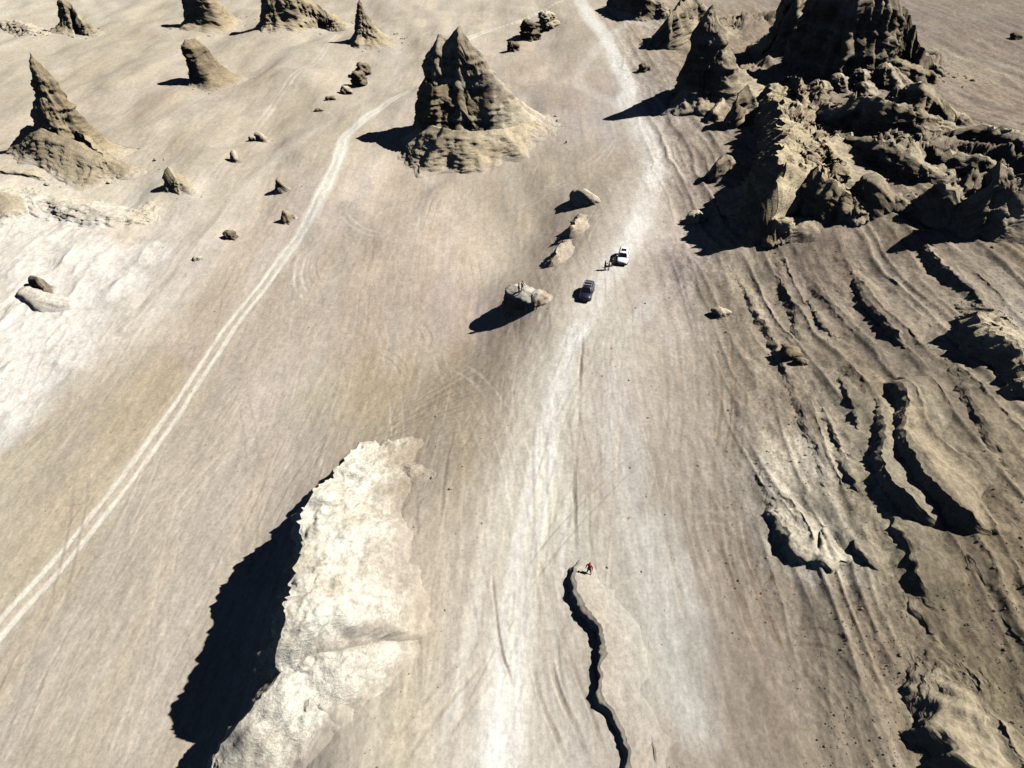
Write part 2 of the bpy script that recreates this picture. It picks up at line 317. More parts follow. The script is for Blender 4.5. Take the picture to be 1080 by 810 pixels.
# ------------------------------------------------------------------ materials
def mat_land(name):
    m = bpy.data.materials.new(name); m.use_nodes = True; nt = m.node_tree; n = nt.nodes; l = nt.links
    b = n['Principled BSDF']; b.inputs['Roughness'].default_value = 0.95; b.inputs['Specular IOR Level'].default_value = 0.1
    at = n.new('ShaderNodeAttribute'); at.attribute_name = 'Col'; geo = n.new('ShaderNodeNewGeometry')
    def noise(scale, vec, detail, rough):
        mp = n.new('ShaderNodeMapping'); mp.inputs['Scale'].default_value = vec; l.new(geo.outputs['Position'], mp.inputs['Vector'])
        q = n.new('ShaderNodeTexNoise'); q.inputs['Scale'].default_value = scale; q.inputs['Detail'].default_value = detail; q.inputs['Roughness'].default_value = rough
        l.new(mp.outputs[0], q.inputs['Vector']); return q.outputs[0]
    def math_(op, *a):
        q = n.new('ShaderNodeMath'); q.operation = op
        for i, v in enumerate(a):
            if isinstance(v, (int, float)): q.inputs[i].default_value = v
            else: l.new(v, q.inputs[i])
        return q.outputs[0]
    def rng_(v, lo, hi, a, c):
        q = n.new('ShaderNodeMapRange'); l.new(v, q.inputs[0])
        for i, w in zip((1, 2, 3, 4), (lo, hi, a, c)): q.inputs[i].default_value = w
        return q.outputs[0]
    stone = rng_(at.outputs['Alpha'], 0.0, 1.0, 0.0, 1.0); rockf = rng_(at.outputs['Alpha'], 1.0, 2.0, 0.0, 1.0)
    def mix_(f, x, y):
        q = n.new('ShaderNodeMix'); q.data_type = 'FLOAT'; l.new(f, q.inputs[0]); l.new(x, q.inputs[2]); l.new(y, q.inputs[3]); return q.outputs[0]
    r1 = noise(1.3, (1, 1, 1.8), 9, 0.70); r2 = noise(3.2, (1, 1, 1.4), 5, 0.75)
    rv = math_('MULTIPLY', rng_(r1, 0.36, 0.64, 0.80, 1.22), rng_(r2, 0.38, 0.62, 0.84, 1.16))
    rv = math_('MULTIPLY', rv, rng_(noise(2.2, (1, 1, 2.4), 4, 0.6), 0.30, 0.38, 0.70, 1.0))       # pits and cracks
    rh = math_('MULTIPLY', math_('MULTIPLY_ADD', r2, 0.5, r1), 3.2)
    st = noise(1.0, (1.6, 0.045, 0.3), 8, 0.66); st2 = noise(1.0, (5.0, 0.10, 0.5), 6, 0.7)
    n1 = noise(0.9, (1, 0.6, 1), 8, 0.70); n2 = noise(2.6, (1, 0.8, 1), 5, 0.82)
    vs = math_('MULTIPLY', rng_(st, 0.38, 0.62, 0.96, 1.04), rng_(st2, 0.38, 0.62, 0.98, 1.02))
    sm = math_('MULTIPLY', rng_(n1, 0.36, 0.64, 0.91, 1.08), rng_(n2, 0.40, 0.60, 0.89, 1.10))
    stony = math_('MULTIPLY', rng_(n1, 0.36, 0.64, 0.78, 1.20), rng_(n2, 0.40, 0.60, 0.74, 1.22))
    v = mix_(rockf, math_('MULTIPLY', vs, mix_(stone, sm, stony)), rv)
    lh = math_('MULTIPLY', math_('MULTIPLY_ADD', n2, 0.55, math_('MULTIPLY_ADD', st, 0.3, n1)), math_('MULTIPLY_ADD', stone, 0.8, 0.2))
    hgt = mix_(rockf, lh, rh); dist = 0.12
    mx = n.new('ShaderNodeVectorMath'); mx.operation = 'SCALE'; l.new(at.outputs['Color'], mx.inputs[0]); l.new(v, mx.inputs['Scale'])
    l.new(mx.outputs[0], b.inputs['Base Color'])
    bp = n.new('ShaderNodeBump'); bp.inputs['Strength'].default_value = 0.75; bp.inputs['Distance'].default_value = dist
    l.new(hgt, bp.inputs['Height']); l.new(bp.outputs[0], b.inputs['Normal'])
    return m
M_LAND = mat_land('silt_and_mudstone')

def mesh_np(name, V, F, col, mat, smooth=True, alpha=None):
    """V (n,3), F (m,4) or (m,3) arrays -> linked object"""
    me = bpy.data.meshes.new(name); k = F.shape[1]; nf = len(F)
    me.vertices.add(len(V)); me.vertices.foreach_set('co', V.astype(np.float32).ravel())
    me.loops.add(nf * k); me.loops.foreach_set('vertex_index', F.astype(np.int32).ravel())
    me.polygons.add(nf); me.polygons.foreach_set('loop_start', np.arange(0, nf * k, k, dtype=np.int32))
    me.polygons.foreach_set('loop_total', np.full(nf, k, dtype=np.int32))
    me.polygons.foreach_set('use_smooth', np.full(nf, smooth))
    me.update(calc_edges=True)
    if col is not None:
        a = me.attributes.new('Col', 'FLOAT_COLOR', 'POINT')
        a.data.foreach_set('color', np.concatenate([col, np.ones((len(col), 1)) if alpha is None else alpha.reshape(-1, 1)], 1).astype(np.float32).ravel())
    me.materials.append(mat); me.validate()
    o = bpy.data.objects.new(name, me); C.objects.link(o); return o
def tag(o, label=None, cat=None, group=None, kind=None):
    if label: o['label'] = label
    if cat: o['category'] = cat
    if group: o['group'] = group
    if kind: o['kind'] = kind
    return o

# ------------------------------------------------------------------ the land: one sheet to the horizon, finer near the viewer
def build_land():
    vv = np.linspace(900, -70, 880)
    ys = np.array([at_z(540, v, 0)[1] for v in vv])
    ys = np.concatenate([[-400, -150, -60, -25, -5, 5], ys, ys[-1] * np.geomspace(1.06, 14, 26)])
    aa = np.linspace(-1, 1, 1000) * 0.86
    ext = np.geomspace(0.05, 7, 34)
    aa = np.concatenate([-0.86 - ext[::-1], aa, 0.86 + ext])
    wy = np.maximum(ys * 0.777 + 36.5, 30.0)         # strip widens with distance
    X = aa[None, :] * wy[:, None]; Y = np.repeat(ys[:, None], len(aa), 1)
    H = ground_h(X, Y).copy(); col = land_colour(X, Y, H)
    # worn vehicle tracks
    jit = 0.35 * fbm2(X / 3, Y / 9, 3, 40)
    rag = fbm2(X / 0.9, Y / 6, 3, 41)
    face_id = np.zeros(X.shape, np.int8)
    def wear(d, w, c, s, soft=0.55):
        k = s * sstep(w * (1 + soft), w * (1 - soft), np.abs(d) + 0.25 * w * rag)
        nonlocal col
        col = col * (1 - k[..., None]) + k[..., None] * (lin(c) * (1 + 0.06 * rag[..., None]))
        return k
    d, s = seg_dist(X, Y, L_ROAD, 12); wid = 4.6
    k = wear(d + 4 * jit, wid, (214,205,189), 0.6, 0.6); H -= 0.10 * k; face_id[np.abs(d + 3 * jit) < 4.2] = 1
    for L, w in ((L_FAR, 2.6), (L_LOOP, 2.0), (L_SPUR, 2.0)):
        d, s = seg_dist(X, Y, L, 9); k = wear(d + 2 * jit, w, (232,226,214), 0.40 if w == 2.0 else 0.85); face_id[np.abs(d + 2 * jit) < w] = 1
    d, s = seg_dist(X, Y, L_WEST, 8)
    k1 = wear(d + 0.6 * jit, 1.9, (208,196,178), 0.6)
    near = sstep(135, 120, Y)
    for off in (-0.85, 0.85):
        k = wear(d + 0.6 * jit + off, 0.36, (240,233,216), 0.95); H -= 0.05 * k
    br = sstep(105, 135, Y) * sstep(235, 190, Y); k = sstep(2.4, 0.8, np.abs(d)) * br * 0.8
    col = col * (1 - k[..., None]) + k[..., None] * lin((236,230,216))
    face_id[np.abs(d + 0.6 * jit) < 1.7] = 2
    ycol = Y[:, 0]
    def paint(L, w, c, st, off, dep):
        nonlocal col, H
        pad = 3 + w + off
        i0 = max(0, np.searchsorted(ycol, L[:, 1].min() - pad)); i1 = min(len(ycol), np.searchsorted(ycol, L[:, 1].max() + pad))
        if i1 - i0 < 2: return
        sub = X[i0:i1]; cm = np.nonzero(((sub > L[:, 0].min() - pad) & (sub < L[:, 0].max() + pad)).any(0))[0]
        if len(cm) < 2: return
        sl = (slice(i0, i1), slice(cm[0], cm[-1] + 1)); x_, y_ = X[sl], Y[sl]
        d, s = seg_dist(x_, y_, L, pad); tot = np.linalg.norm(np.diff(L, axis=0), axis=1).sum(); rg = rag[sl]; jt = jit[sl]
        for o in ((-off, off) if off else (0,)):
            brk = np.clip(0.75 + 0.5 * np.sin(s * 0.21 + off * 9) + 0.9 * rg, 0.1 if w < 1 else 0.65, 1.0) * sstep(0, 0.22 if w < 1 else 0.08, s / tot) * sstep(1, 0.78 if w < 1 else 0.92, s / tot)
            dd = np.abs(d + o + (0.9 if w < 1 else 2.0) * jt) + 0.2 * w * rg
            k = st * brk * sstep(w * 1.24, w * 0.36, dd)
            col[sl] = col[sl] * (1 - k[..., None]) + k[..., None] * lin(c) * (1 + 0.06 * rg[..., None])
            H[sl] -= dep * k
            if off and dep > 0.02: H[sl] += 0.5 * dep * st * brk * sstep(w * 2.2, w * 1.3, dd) * sstep(w * 0.9, w * 1.3, dd)
    for t_ in TL: paint(*t_)
    r2 = np.random.default_rng(5)
    for q in range(150):                              # many old faint passes of vehicles, roughly along the wind
        u0, v0 = r2.uniform(-60, 760), r2.uniform(120, 860)
        x0, y0 = hit(u0, v0)[:2]; ln = r2.uniform(15, 70); a0 = r2.normal(0.05, 0.16); cv = r2.normal(0, 0.006)
        P = []; x1, y1 = x0, y0
        for k in range(int(ln / 2.5)): P.append((x1, y1)); x1 += 2.5 * math.sin(a0); y1 += 2.5 * math.cos(a0); a0 += cv * 2.5
        base = zone_col(np.array([x0]), np.array([y0]))[0]; up = r2.random() < 0.5
        cc = 255 * np.clip(base * (1.22 if up else 0.66), 0, 0.9) ** (1 / 2.2)
        paint(np.array(P), r2.uniform(0.12, 0.24), tuple(cc), r2.uniform(0.25, 0.6), 0.8, 0.03)
    salt = (X < -42 - 0.02 * Y) & (zone_col(X, Y).mean(-1) > 0.60) & (Y < 150)
    face_id[salt & (face_id == 0)] = 3
    face_id[(right_side(X, Y) > 0.5) & (face_id == 0)] = 4
    ny, nx = X.shape
    V = np.stack([X, Y, H], -1).reshape(-1, 3); cf = np.clip(col.reshape(-1, 3), 0.01, 0.95) * ALB
    i = np.arange(ny * nx).reshape(ny, nx); al = (0.12 + 0.88 * right_side(X, Y)).ravel()
    F = np.stack([i[:-1, :-1], i[:-1, 1:], i[1:, 1:], i[1:, :-1]], -1).reshape(-1, 4)
    fid = face_id[:-1, :-1].ravel()
    info = [('ground','beige wind-swept silt flat crossed by faint tyre lines','ground'),
            ('dirt_road','pale dusty road running from the foreground up past the two cars','road'),
            ('dirt_track','narrow twin-rut vehicle track along the low western flat','track'),
            ('salt_flat','whitish salt-crusted ground at the left edge','salt flat'),
            ('hillside','brown eroded hillside with ridges right of the road','hillside')]
    for q, (nm, lb, ct) in enumerate(info):
        f = F[fid == q]; used, inv = np.unique(f, return_inverse=True)
        tag(mesh_np(nm, V[used], inv.reshape(f.shape), cf[used], M_LAND, alpha=al[used]), lb, ct, kind='structure')
build_land()

# ------------------------------------------------------------------ eroded rock: lofted around a crest line
def block3(x, y, z, seed):
    """blocky fractured steps"""
    def q(t): f = np.floor(t); r = t - f; return f + sstep(0.36, 0.64, r)
    return noise3(q(x), q(y), q(z), seed) * 2 - 1
def loft(crest, RW, RE, RS, RN, D, e=(1, 1, 1, 1), w0=0.4, amp=0.5, freq=0.35, strata=0.25, gully=0.5, seed=0, res=1.0, pale=(214,198,168), dark=(150,134,112), blend=1.0, own=0.75, cap=None, rel=False, relz=0.3, relE=False, skirt=0.0, blk=0.5, jag=0.9):
    """crest: points (x, y, z). R*: reach of the flank in metres at depth D towards west, east, south, north; e: flank exponents.
    rel: flanks follow the land (ledges). returns V, F, col"""
    cr = curve(crest, step=max(0.25, 0.55 / res)) if len(crest) > 1 else np.array([crest[0], np.array(crest[0]) + [0.02, 0, 0]], float)
    tan = np.gradient(cr[:, :2], axis=0); tan /= np.linalg.norm(tan, axis=1)[:, None] + 1e-9
    rbig = max(abs(RW), RE, RS, RN) + skirt
    hw = min(int(2 + rbig * 0.45 / max(0.25, 0.55 / res)), len(tan) - 1)
    if hw > 0:
        kk = np.ones(2 * hw + 1) / (2 * hw + 1); tp = np.pad(tan, ((hw, hw), (0, 0)), 'edge'); tan = np.stack([np.convolve(tp[:, q], kk, 'valid') for q in (0, 1)], 1); tan /= np.linalg.norm(tan, axis=1)[:, None] + 1e-9
    if len(cr) > 5:
        ja = np.arange(len(cr)) * 0.55 / res; j1 = fbm2(ja * 0.9, ja * 0 + seed, 4, 91, 0.7); j2 = fbm2(ja * 0.9, ja * 0 + seed, 4, 92, 0.7)
        JT = np.stack([tan[:, 1] * j1, -tan[:, 0] * j1, 0.6 * j2], 1) * (jag * amp)
    else: JT = np.zeros((len(cr), 3))
    ncap = int(np.clip(10 + rbig * 4 * res, 10, 60))
    P, N, J = [], [], []
    for i in range(len(cr)): P.append(cr[i]); J.append(JT[i]); N.append((tan[i, 1], -tan[i, 0]))
    a0 = math.atan2(-tan[-1, 0], tan[-1, 1])
    for k in range(1, ncap): a = a0 - math.pi * 0 + math.pi * k / ncap; P.append(cr[-1]); J.append(JT[-1]); N.append((math.cos(a), math.sin(a)))
    for i in range(len(cr) - 1, -1, -1): P.append(cr[i]); J.append(JT[i]); N.append((-tan[i, 1], tan[i, 0]))
    a0 = math.atan2(tan[0, 0], -tan[0, 1])
    for k in range(1, ncap): a = a0 + math.pi * k / ncap; P.append(cr[0]); J.append(JT[0]); N.append((math.cos(a), math.sin(a)))
    P = np.array(P, float); N = np.array(N, float); J = np.array(J, float); m = len(P)
    c2 = N[:, 0] ** 2; s2 = N[:, 1] ** 2
    def mixd(w, ea, s, n_): return np.where(N[:, 0] < 0, w, ea) * c2 + np.where(N[:, 1] < 0, s, n_) * s2
    Rr = mixd(RW, RE, RS, RN); ee = mixd(*e)
    if D >= 6: Rr = Rr * (1 + 0.45 * fbm2(P[:, 0] * 0.12 + N[:, 0] * 1.6, P[:, 1] * 0.12 + N[:, 1] * 1.6, 3, seed + 51))
    if rel or relE:
        hh = P[:, 2] - ground_h(P[:, 0], P[:, 1]); hh = np.clip(hh / max(hh.max(), 0.1), 0, 1); we0 = np.clip(N[:, 0] * 1.3 + (0.3 if rel else 0), 0, 1)
        Rr = Rr * (1 - we0 + we0 * (0.3 + 0.7 * hh ** 0.8))
    nr = int(np.clip((rbig * 0.8 + D) * 3.2 * res, 10, 96))
    k = np.linspace(0, 1, nr) ** 1.1
    rad = w0 * np.minimum(1, k[:, None] * 9) + Rr[None, :] * k[:, None] ** ee[None, :] + skirt * sstep(0.66, 1, k)[:, None] ** 1.5
    X = P[None, :, 0] + N[None, :, 0] * rad; Y = P[None, :, 1] + N[None, :, 1] * rad
    if rel:
        h = P[:, 2] - ground_h(P[:, 0], P[:, 1]); sink = 0.35
        Zz = ground_h(X, Y) + h[None, :] * (1 - k[:, None]) ** 1.6 - sink * k[:, None] ** 5
    else: Zz = P[None, :, 2] - D * k[:, None] * np.ones((1, m))
    if relE:
        h = P[:, 2] - ground_h(P[:, 0], P[:, 1]); we = np.sqrt(np.clip(N[:, 0] * 1.2, 0, 1))[None, :]
        Zz = Zz * (1 - we) + we * (ground_h(X, Y) + h[None, :] * (1 - k[:, None]) ** 1.7 - 0.5 * k[:, None] ** 6)
    jf = np.clip(1 - rad / (2.5 + 0.25 * D), 0, 1) ** 1.5; X = X + J[None, :, 0] * jf; Y = Y + J[None, :, 1] * jf; Zz = Zz + J[None, :, 2] * jf
    dR = np.gradient(rad, axis=0); dZ = np.gradient(Zz, axis=0); ln = np.sqrt(dR ** 2 + dZ ** 2) + 1e-6
    hor = np.abs(dZ) / ln; ver = np.clip(dR / ln, 0, 1)          # 1 on walls / 1 on flats
    fq = freq
    big = fbm3(X * fq, Y * fq, Zz * fq * 0.8, 4, seed)
    crag = fbm3(X * fq * 1.25 + 0.4 * big, Y * fq * 1.25, Zz * fq * 0.7, 5, seed + 41, 0.55, True)
    rid = fbm3(X * fq * 2.6, Y * fq * 2.6, Zz * fq * 0.5, 4, seed + 5, ridged=True)
    warp = 0.8 * fbm3(X * 0.15, Y * 0.15, Zz * 0.15, 2, seed + 7)
    lay = noise2(Zz * 1.1 + warp * 2 + X * 0.05, np.zeros_like(X) + seed, 3) - 0.5
    lay2 = noise2(Zz * 2.7 + warp * 4, np.zeros_like(X) + seed + 3, 4) - 0.5
    fine = fbm3(X * fq * 5, Y * fq * 5, Zz * fq * 5, 5, seed + 11, 0.68)
    wx = X + 0.9 / fq * 0.3 * big; wz = Zz + 0.6 / fq * 0.3 * rid
    bl = 0.65 * block3(wx * fq * 1.7, Y * fq * 1.7, wz * fq * 1.3, seed + 13) + 0.35 * block3(Y * fq * 3.9, wx * fq * 3.9, wz * fq * 3.1, seed + 14)
    prof = np.minimum(1, k * 6)[:, None]
    jg = 0.6 * rid + blk * bl
    disp = prof * amp * (1.1 * big + 0.9 * (crag - 0.15) + 0.5 * fine + blk * 0.9 * bl * prof) + gully * amp * (rid - 0.2) * prof + strata * (lay + 0.6 * lay2) * prof
    X = X + N[None, :, 0] * disp * hor; Y = Y + N[None, :, 1] * disp * hor
    k0 = sstep(0.0, 0.10, k)[:, None]; vz = 0.5 * (1 - k0) + k0 * 0.75 * ver ** 2
    fl = 1 - 0.9 * sstep(0.12, 0.75, k)[:, None] * (np.clip(N[None, :, 0] * 1.2, 0, 1) if relE else 0)
    Zz = Zz + fl * amp * (0.8 * big + 0.35 * fine + 0.5 * crag + 0.5 * jg) * vz * (relz if rel else 1)
    # colour
    g = ground_h(X, Y); lc = land_colour(X, Y, g)
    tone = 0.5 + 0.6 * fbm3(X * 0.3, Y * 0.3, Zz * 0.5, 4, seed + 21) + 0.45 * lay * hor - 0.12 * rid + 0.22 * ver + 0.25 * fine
    tone = np.clip(tone - 0.42 * sstep(0.6, 0.95, hor) + 0.2, 0, 1.1)[..., None]  # steep walls darkened in the albedo, shade of sheer faces painted into the colour
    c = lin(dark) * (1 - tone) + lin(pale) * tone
    if cap is not None:
        kk = sstep(0.24, 0.06, k)[:, None, None] * (0.8 + 0.2 * fine[..., None]); c = c * (1 - kk) + lin(cap) * kk
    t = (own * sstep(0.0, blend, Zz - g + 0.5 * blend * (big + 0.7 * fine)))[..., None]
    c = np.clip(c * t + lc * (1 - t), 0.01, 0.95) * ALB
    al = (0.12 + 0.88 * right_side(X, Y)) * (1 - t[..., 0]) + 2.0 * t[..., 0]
    V = np.stack([X, Y, Zz], -1).reshape(-1, 3)
    idx = np.arange(nr * m).reshape(nr, m); nx = np.roll(idx, -1, 1)
    F = np.stack([idx[:-1], idx[1:], nx[1:], nx[:-1]], -1).reshape(-1, 4)
    zz = (Zz - g).ravel(); keep = (zz[F] > -0.9).any(1); F = F[keep]      # what is buried deep is left out
    used, inv = np.unique(F, return_inverse=True)
    return V[used], inv.reshape(F.shape), c.reshape(-1, 3)[used], al.reshape(-1)[used]

def crest_pts(px, absz=False):
    out = []
    for (u, v, h) in px:
        if absz: x, y = at_z(u, v, h); out.append((x, y, h))
        else: out.append(hit(u, v, h))
    return out
FOOT = []
def rock(name, label, cat, lofts, group=None):
    Vs, Fs, Cs, As, n = [], [], [], [], 0
    for L in lofts:
        L = dict(L); az = L.pop('absz', False); cr = crest_pts(L.pop('c'), az)
        if not az and not L.get('rel') and L['D'] >= 6:
            L.setdefault('skirt', 0.20 * L['D']); L.setdefault('relE', True); L['RE'] = L['RE'] * 1.7      # flaring foot of fallen silt
        v, f, c, al = loft(cr, **L); As.append(al)
        Vs.append(v); Fs.append(f + n); Cs.append(c); n += len(v)
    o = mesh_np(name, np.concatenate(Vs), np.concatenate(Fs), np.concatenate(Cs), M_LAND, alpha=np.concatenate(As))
    # origin at the foot of the thing
    co = np.concatenate(Vs); lo = co[np.abs(co[:, 2] - ground_h(co[:, 0], co[:, 1])) < 0.5]
    if len(lo): FOOT.append((lo[::max(1, len(lo) // 60), :2], float(np.ptp(co[:, 2]))))
    ctr = Vector((float(co[:, 0].mean()), float(co[:, 1].mean()), float(co[:, 2].min())))
    o.data.transform(Matrix.Translation(-ctr)); o.location = ctr
    return tag(o, label, cat, group)
def LD(c, RW=0.3, RE=5, RS=0.6, RN=None, D=2, **k):    # a low ledge: sheer to the west, merging with the slope to the east
    RN = RN or 0.8 * RE
    d = dict(c=c, RW=RW, RE=RE, RS=RS, RN=RN, D=D, e=(1, 1, 1, 1), w0=0.15, amp=0.3, freq=0.5, strata=0.15, gully=0.6, own=0.12, blend=0.8, jag=1.9, rel='absz' not in k); d.update(k); return d

PALE = (232,220,192); TAN = (205,186,154); BRN = (158,140,112); DRK = (122,106,86); GRY = (150,136,116)
# ---- near pale ridge at the lower left
rock('rock_ridge', 'large pale crumbling rock ridge in the foreground casting the widest black shadow', 'rock', [
  dict(c=[(381,464,-1.2),(376,470,-0.6),(362,487,0.6),(340,514,2.2),(315,545,3.3),(317,580,3.4),(306,615,4.6),(299,648,5.4),(294,680,3.6),(295,704,1.8),(300,730,0.6)], absz=True,
       RW=0.6, RE=11.5, RS=8, RN=4, D=14.5, relE=True, e=(0.8,1.0,1,1), w0=0.5, amp=1.25, freq=0.30, strata=0.4, gully=0.8, res=1.9, seed=3, pale=(250,242,224), dark=(214,197,166), blend=4.5, own=1.0, blk=0.8, jag=0.7),
  dict(c=[(382,474,1.2),(402,484,0.9),(424,492,0.7),(446,501,0.2)], rel=True,
       RW=2, RE=4, RS=3.5, RN=1.6, D=4, e=(1,1,1,1), w0=0.4, amp=0.5, freq=0.4, strata=0.3, gully=0.7, res=1.5, seed=13, pale=(240,228,204), dark=(200,182,148), blend=1.0, own=0.9)])
rock('rock_shoulder', 'pale wedge-shaped boulder at the bottom end of the foreground ridge', 'rock', [
  dict(c=[(304,704,1.6),(288,722,1.6),(268,746,0.9),(246,772,-0.2),(228,798,-1.8)], absz=True, RW=0.8, RE=12, RS=4.5, RN=1.6, D=10, relE=True, e=(0.8,1,0.8,1), w0=0.6, amp=0.8, freq=0.35, jag=0.6, strata=0.3, gully=0.6, res=1.6, seed=5, pale=(250,242,224), dark=(210,193,162), blend=1.5, own=0.95)])
# ---- big yardang left of the road
rock('yardang_peak', 'tallest two-pointed rock peak beside the road with a dark left wall', 'rock', [
  dict(c=[(459,42,23.5),(463,36,25),(471,44,23),(478,34,25),(485,27,26.5),(490,36,24.5)], RW=5, RE=12, RS=7, RN=9, D=29, e=(1.5,1,1.5,1.2), w0=1.7, amp=1.25, freq=0.19, strata=0.4, gully=0.8, res=1.3, seed=28, pale=(236,222,194), dark=(140,122,96), blend=2.5, own=0.9, skirt=2),
  dict(c=[(448,84,15),(458,92,14.5),(474,92,13.5),(494,104,10.5),(516,116,7.5),(536,127,4.5)], RW=3.5, RE=4, RS=3.5, RN=8, D=17, e=(1.2,1,1.5,1), w0=0.8, amp=1.1, freq=0.26, strata=0.5, gully=0.9, res=1.1, seed=23, pale=(206,188,152), dark=(132,114,90), blend=1.8, own=0.95, skirt=3),
  dict(rel=True, relz=0.9, c=[(448,132,5.5),(470,136,6.5),(500,138,6),(530,136,5),(556,128,3.5)], RW=6, RE=12, RS=11, RN=8, D=6.5, w0=0.8, amp=0.7, freq=0.3, strata=0.15, gully=1.2, res=1.2, seed=24, pale=(218,200,166), dark=(160,142,112), blend=1.5, own=0.8),
  dict(rel=True, relz=0.6, c=[(497,56,18),(510,70,14.5),(530,90,9.5),(552,110,5.2),(572,124,2)], RW=5, RE=14, RS=14, RN=10, D=8, w0=0.8, amp=0.8, freq=0.3, strata=0.3, gully=0.8, res=1.2, seed=27, pale=(232,216,186), dark=(186,166,132), blend=2.0, own=0.75)])
# ---- lone stack with people on it, and broken bench edge up the road
rock('rock_stack', 'flat-topped rock stack with two people standing on its white top', 'rock', [
  dict(c=[(541,300,0.8),(549,304,0.8),(560,309,0.6)], absz=True, RW=0.5, RE=3, RS=1.2, RN=2.5, D=8, relE=True, e=(0.9,1,0.9,1), w0=1.3, amp=0.45, freq=0.4, strata=0.45, gully=0.5, res=1.8, seed=31, pale=(196,178,146), dark=(150,132,104), blend=1.2, own=0.85, cap=(236,230,214))])
rock('rock_ledge', 'broken ledge just up the bench edge from the rock stack', 'rock', [
  LD([(596,254,0.2),(591,260,1.6),(585,268,1.5),(577,280,0.2)], RW=0.2, RE=3, w0=0.1, amp=0.6, relz=0.6, own=0.45, D=2.5, res=1.6, seed=33)])
rock('rock_ledge', 'short dark-edged ledge between the pale bench boulder and the dark car', 'rock', [
  LD([(613,228,0.2),(608,234,1.6),(603,241,1.4),(596,251,0.1)], RW=0.2, RE=3, w0=0.1, amp=0.6, relz=0.6, own=0.45, D=2.5, res=1.6, seed=34)])
rock('boulder', 'pale boulder on the bench edge left of the road above the cars', 'boulder', [
  dict(c=[(609,199,2.6),(616,199,3.0),(625,206,1.6)], RW=0.8, RE=3.0, RS=1.2, RN=2, D=4, e=(.8,.9,.9,1), w0=0.7, amp=0.4, freq=0.5, strata=0.3, seed=36, pale=PALE, dark=TAN, own=0.9)])
# ---- left and far left
rock('yardang_peak', 'dark pointed rock pyramid at the left edge with a broad grey foot', 'rock', [
  dict(c=[(31,56,23),(40,78,18),(58,112,10),(84,142,5),(112,168,2)], RW=6.5, RE=6, RS=7, RN=7, D=25, e=(1.5,1.3,1.8,1.2), w0=0.9, amp=1.1, freq=0.2, strata=0.35, gully=0.8, res=0.9, seed=41, pale=(206,188,152), dark=(150,132,104), blend=2, own=0.9),
  dict(rel=True, relz=0.9, c=[(28,132,6.5),(50,138,7),(76,148,5.5),(104,165,3)], RW=5, RE=10, RS=9, RN=6, D=8, e=(1,1,1,1), w0=0.8, amp=0.6, freq=0.35, strata=0.3, gully=1.5, res=0.9, seed=43, pale=(186,170,140), dark=(146,130,104), blend=1.5, own=0.9)])
rock('rock_slab', 'dark leaning rock slab standing alone on the far left flat', 'rock', [
  dict(c=[(196,42,13),(206,41,12.6)], RW=-1.0, RE=6.5, RS=2.2, RN=2.5, D=14.5, e=(1.5,1.2,1.8,1), w0=1.5, amp=0.6, freq=0.3, strata=0.5, gully=0.5, res=0.9, seed=45, pale=(180,162,130), dark=(128,112,90), blend=1.0, own=0.95)])
rock('rock_tower', 'far rock tower cut by the top edge right of the leaning slab', 'rock', [
  dict(c=[(196,-14,14),(214,-10,13),(226,2,7)], RW=3.5, RE=7, RS=5, RN=6, D=16, e=(1.5,1.2,1.8,1.2), w0=1.6, amp=0.9, freq=0.22, strata=0.30, gully=0.8, res=0.8, seed=46, pale=(206,188,152), dark=(150,132,106), blend=1.5, own=0.9)])
rock('rock_tower', 'broad far rock mass at the top edge with black left face', 'rock', [
  dict(c=[(284,-26,19),(305,-14,15),(330,2,8),(345,14,4)], RW=6, RE=10, RS=7, RN=8, D=21, e=(1.5,1.2,1.8,1.2), w0=1.6, amp=1.3, freq=0.18, strata=0.35, gully=0.9, res=0.8, seed=47, pale=(206,188,152), dark=(150,132,106), blend=1.5, own=0.9)])
rock('rock_spire', 'slim dark far spire with flared foot left of the tallest peak', 'rock', [
  dict(c=[(379,-2,15),(384,14,9.5)], RW=4.5, RE=9, RS=5, RN=5, D=17, e=(1.8,1.8,1.8,1.5), w0=1.0, amp=0.9, freq=0.25, strata=0.30, gully=0.9, res=0.8, seed=48, pale=(206,188,152), dark=(146,128,102), blend=1.5, own=0.9)])
rock('rock_tower', 'ragged grey rock at the top left corner', 'rock', [
  dict(c=[(64,-4,12),(74,4,9),(86,22,4)], RW=4, RE=5, RS=5, RN=5, D=13, e=(1.5,1.1,1.8,1.2), w0=1.0, amp=1.0, freq=0.25, strata=0.30, gully=0.9, res=0.8, seed=49, pale=(196,180,148), dark=(146,130,104), blend=1.5, own=0.9)])
rock('rock_hump', 'small grooved rock cone beside the pale left bend', 'rock', [
  dict(c=[(177,176,5.6),(184,187,3.6)], RW=2.6, RE=5, RS=3.2, RN=3, D=6.5, e=(1.4,1.4,1.4,1.3), w0=0.5, amp=0.45, freq=0.5, strata=0.3, gully=1.0, seed=51, pale=(206,190,156), dark=(156,140,112), own=0.85)])
rock('boulder', 'pale-topped small rock with a shadow tail at the far track bend', 'boulder', [
  dict(c=[(245,158,3.0),(248,165,1.8)], RW=0.7, RE=1.6, RS=1.2, RN=1.4, D=3.6, w0=0.5, amp=0.3, freq=0.6, seed=52, pale=PALE, dark=BRN, own=0.9)])
rock('boulder', 'lone white stone up the far twin rut', 'boulder', [
  dict(c=[(271,139,1.5),(275,141,1.3)], RW=0.6, RE=1.4, RS=0.8, RN=1, D=2.2, w0=0.5, amp=0.25, freq=0.6, seed=53, pale=PALE, dark=TAN, own=0.9)])
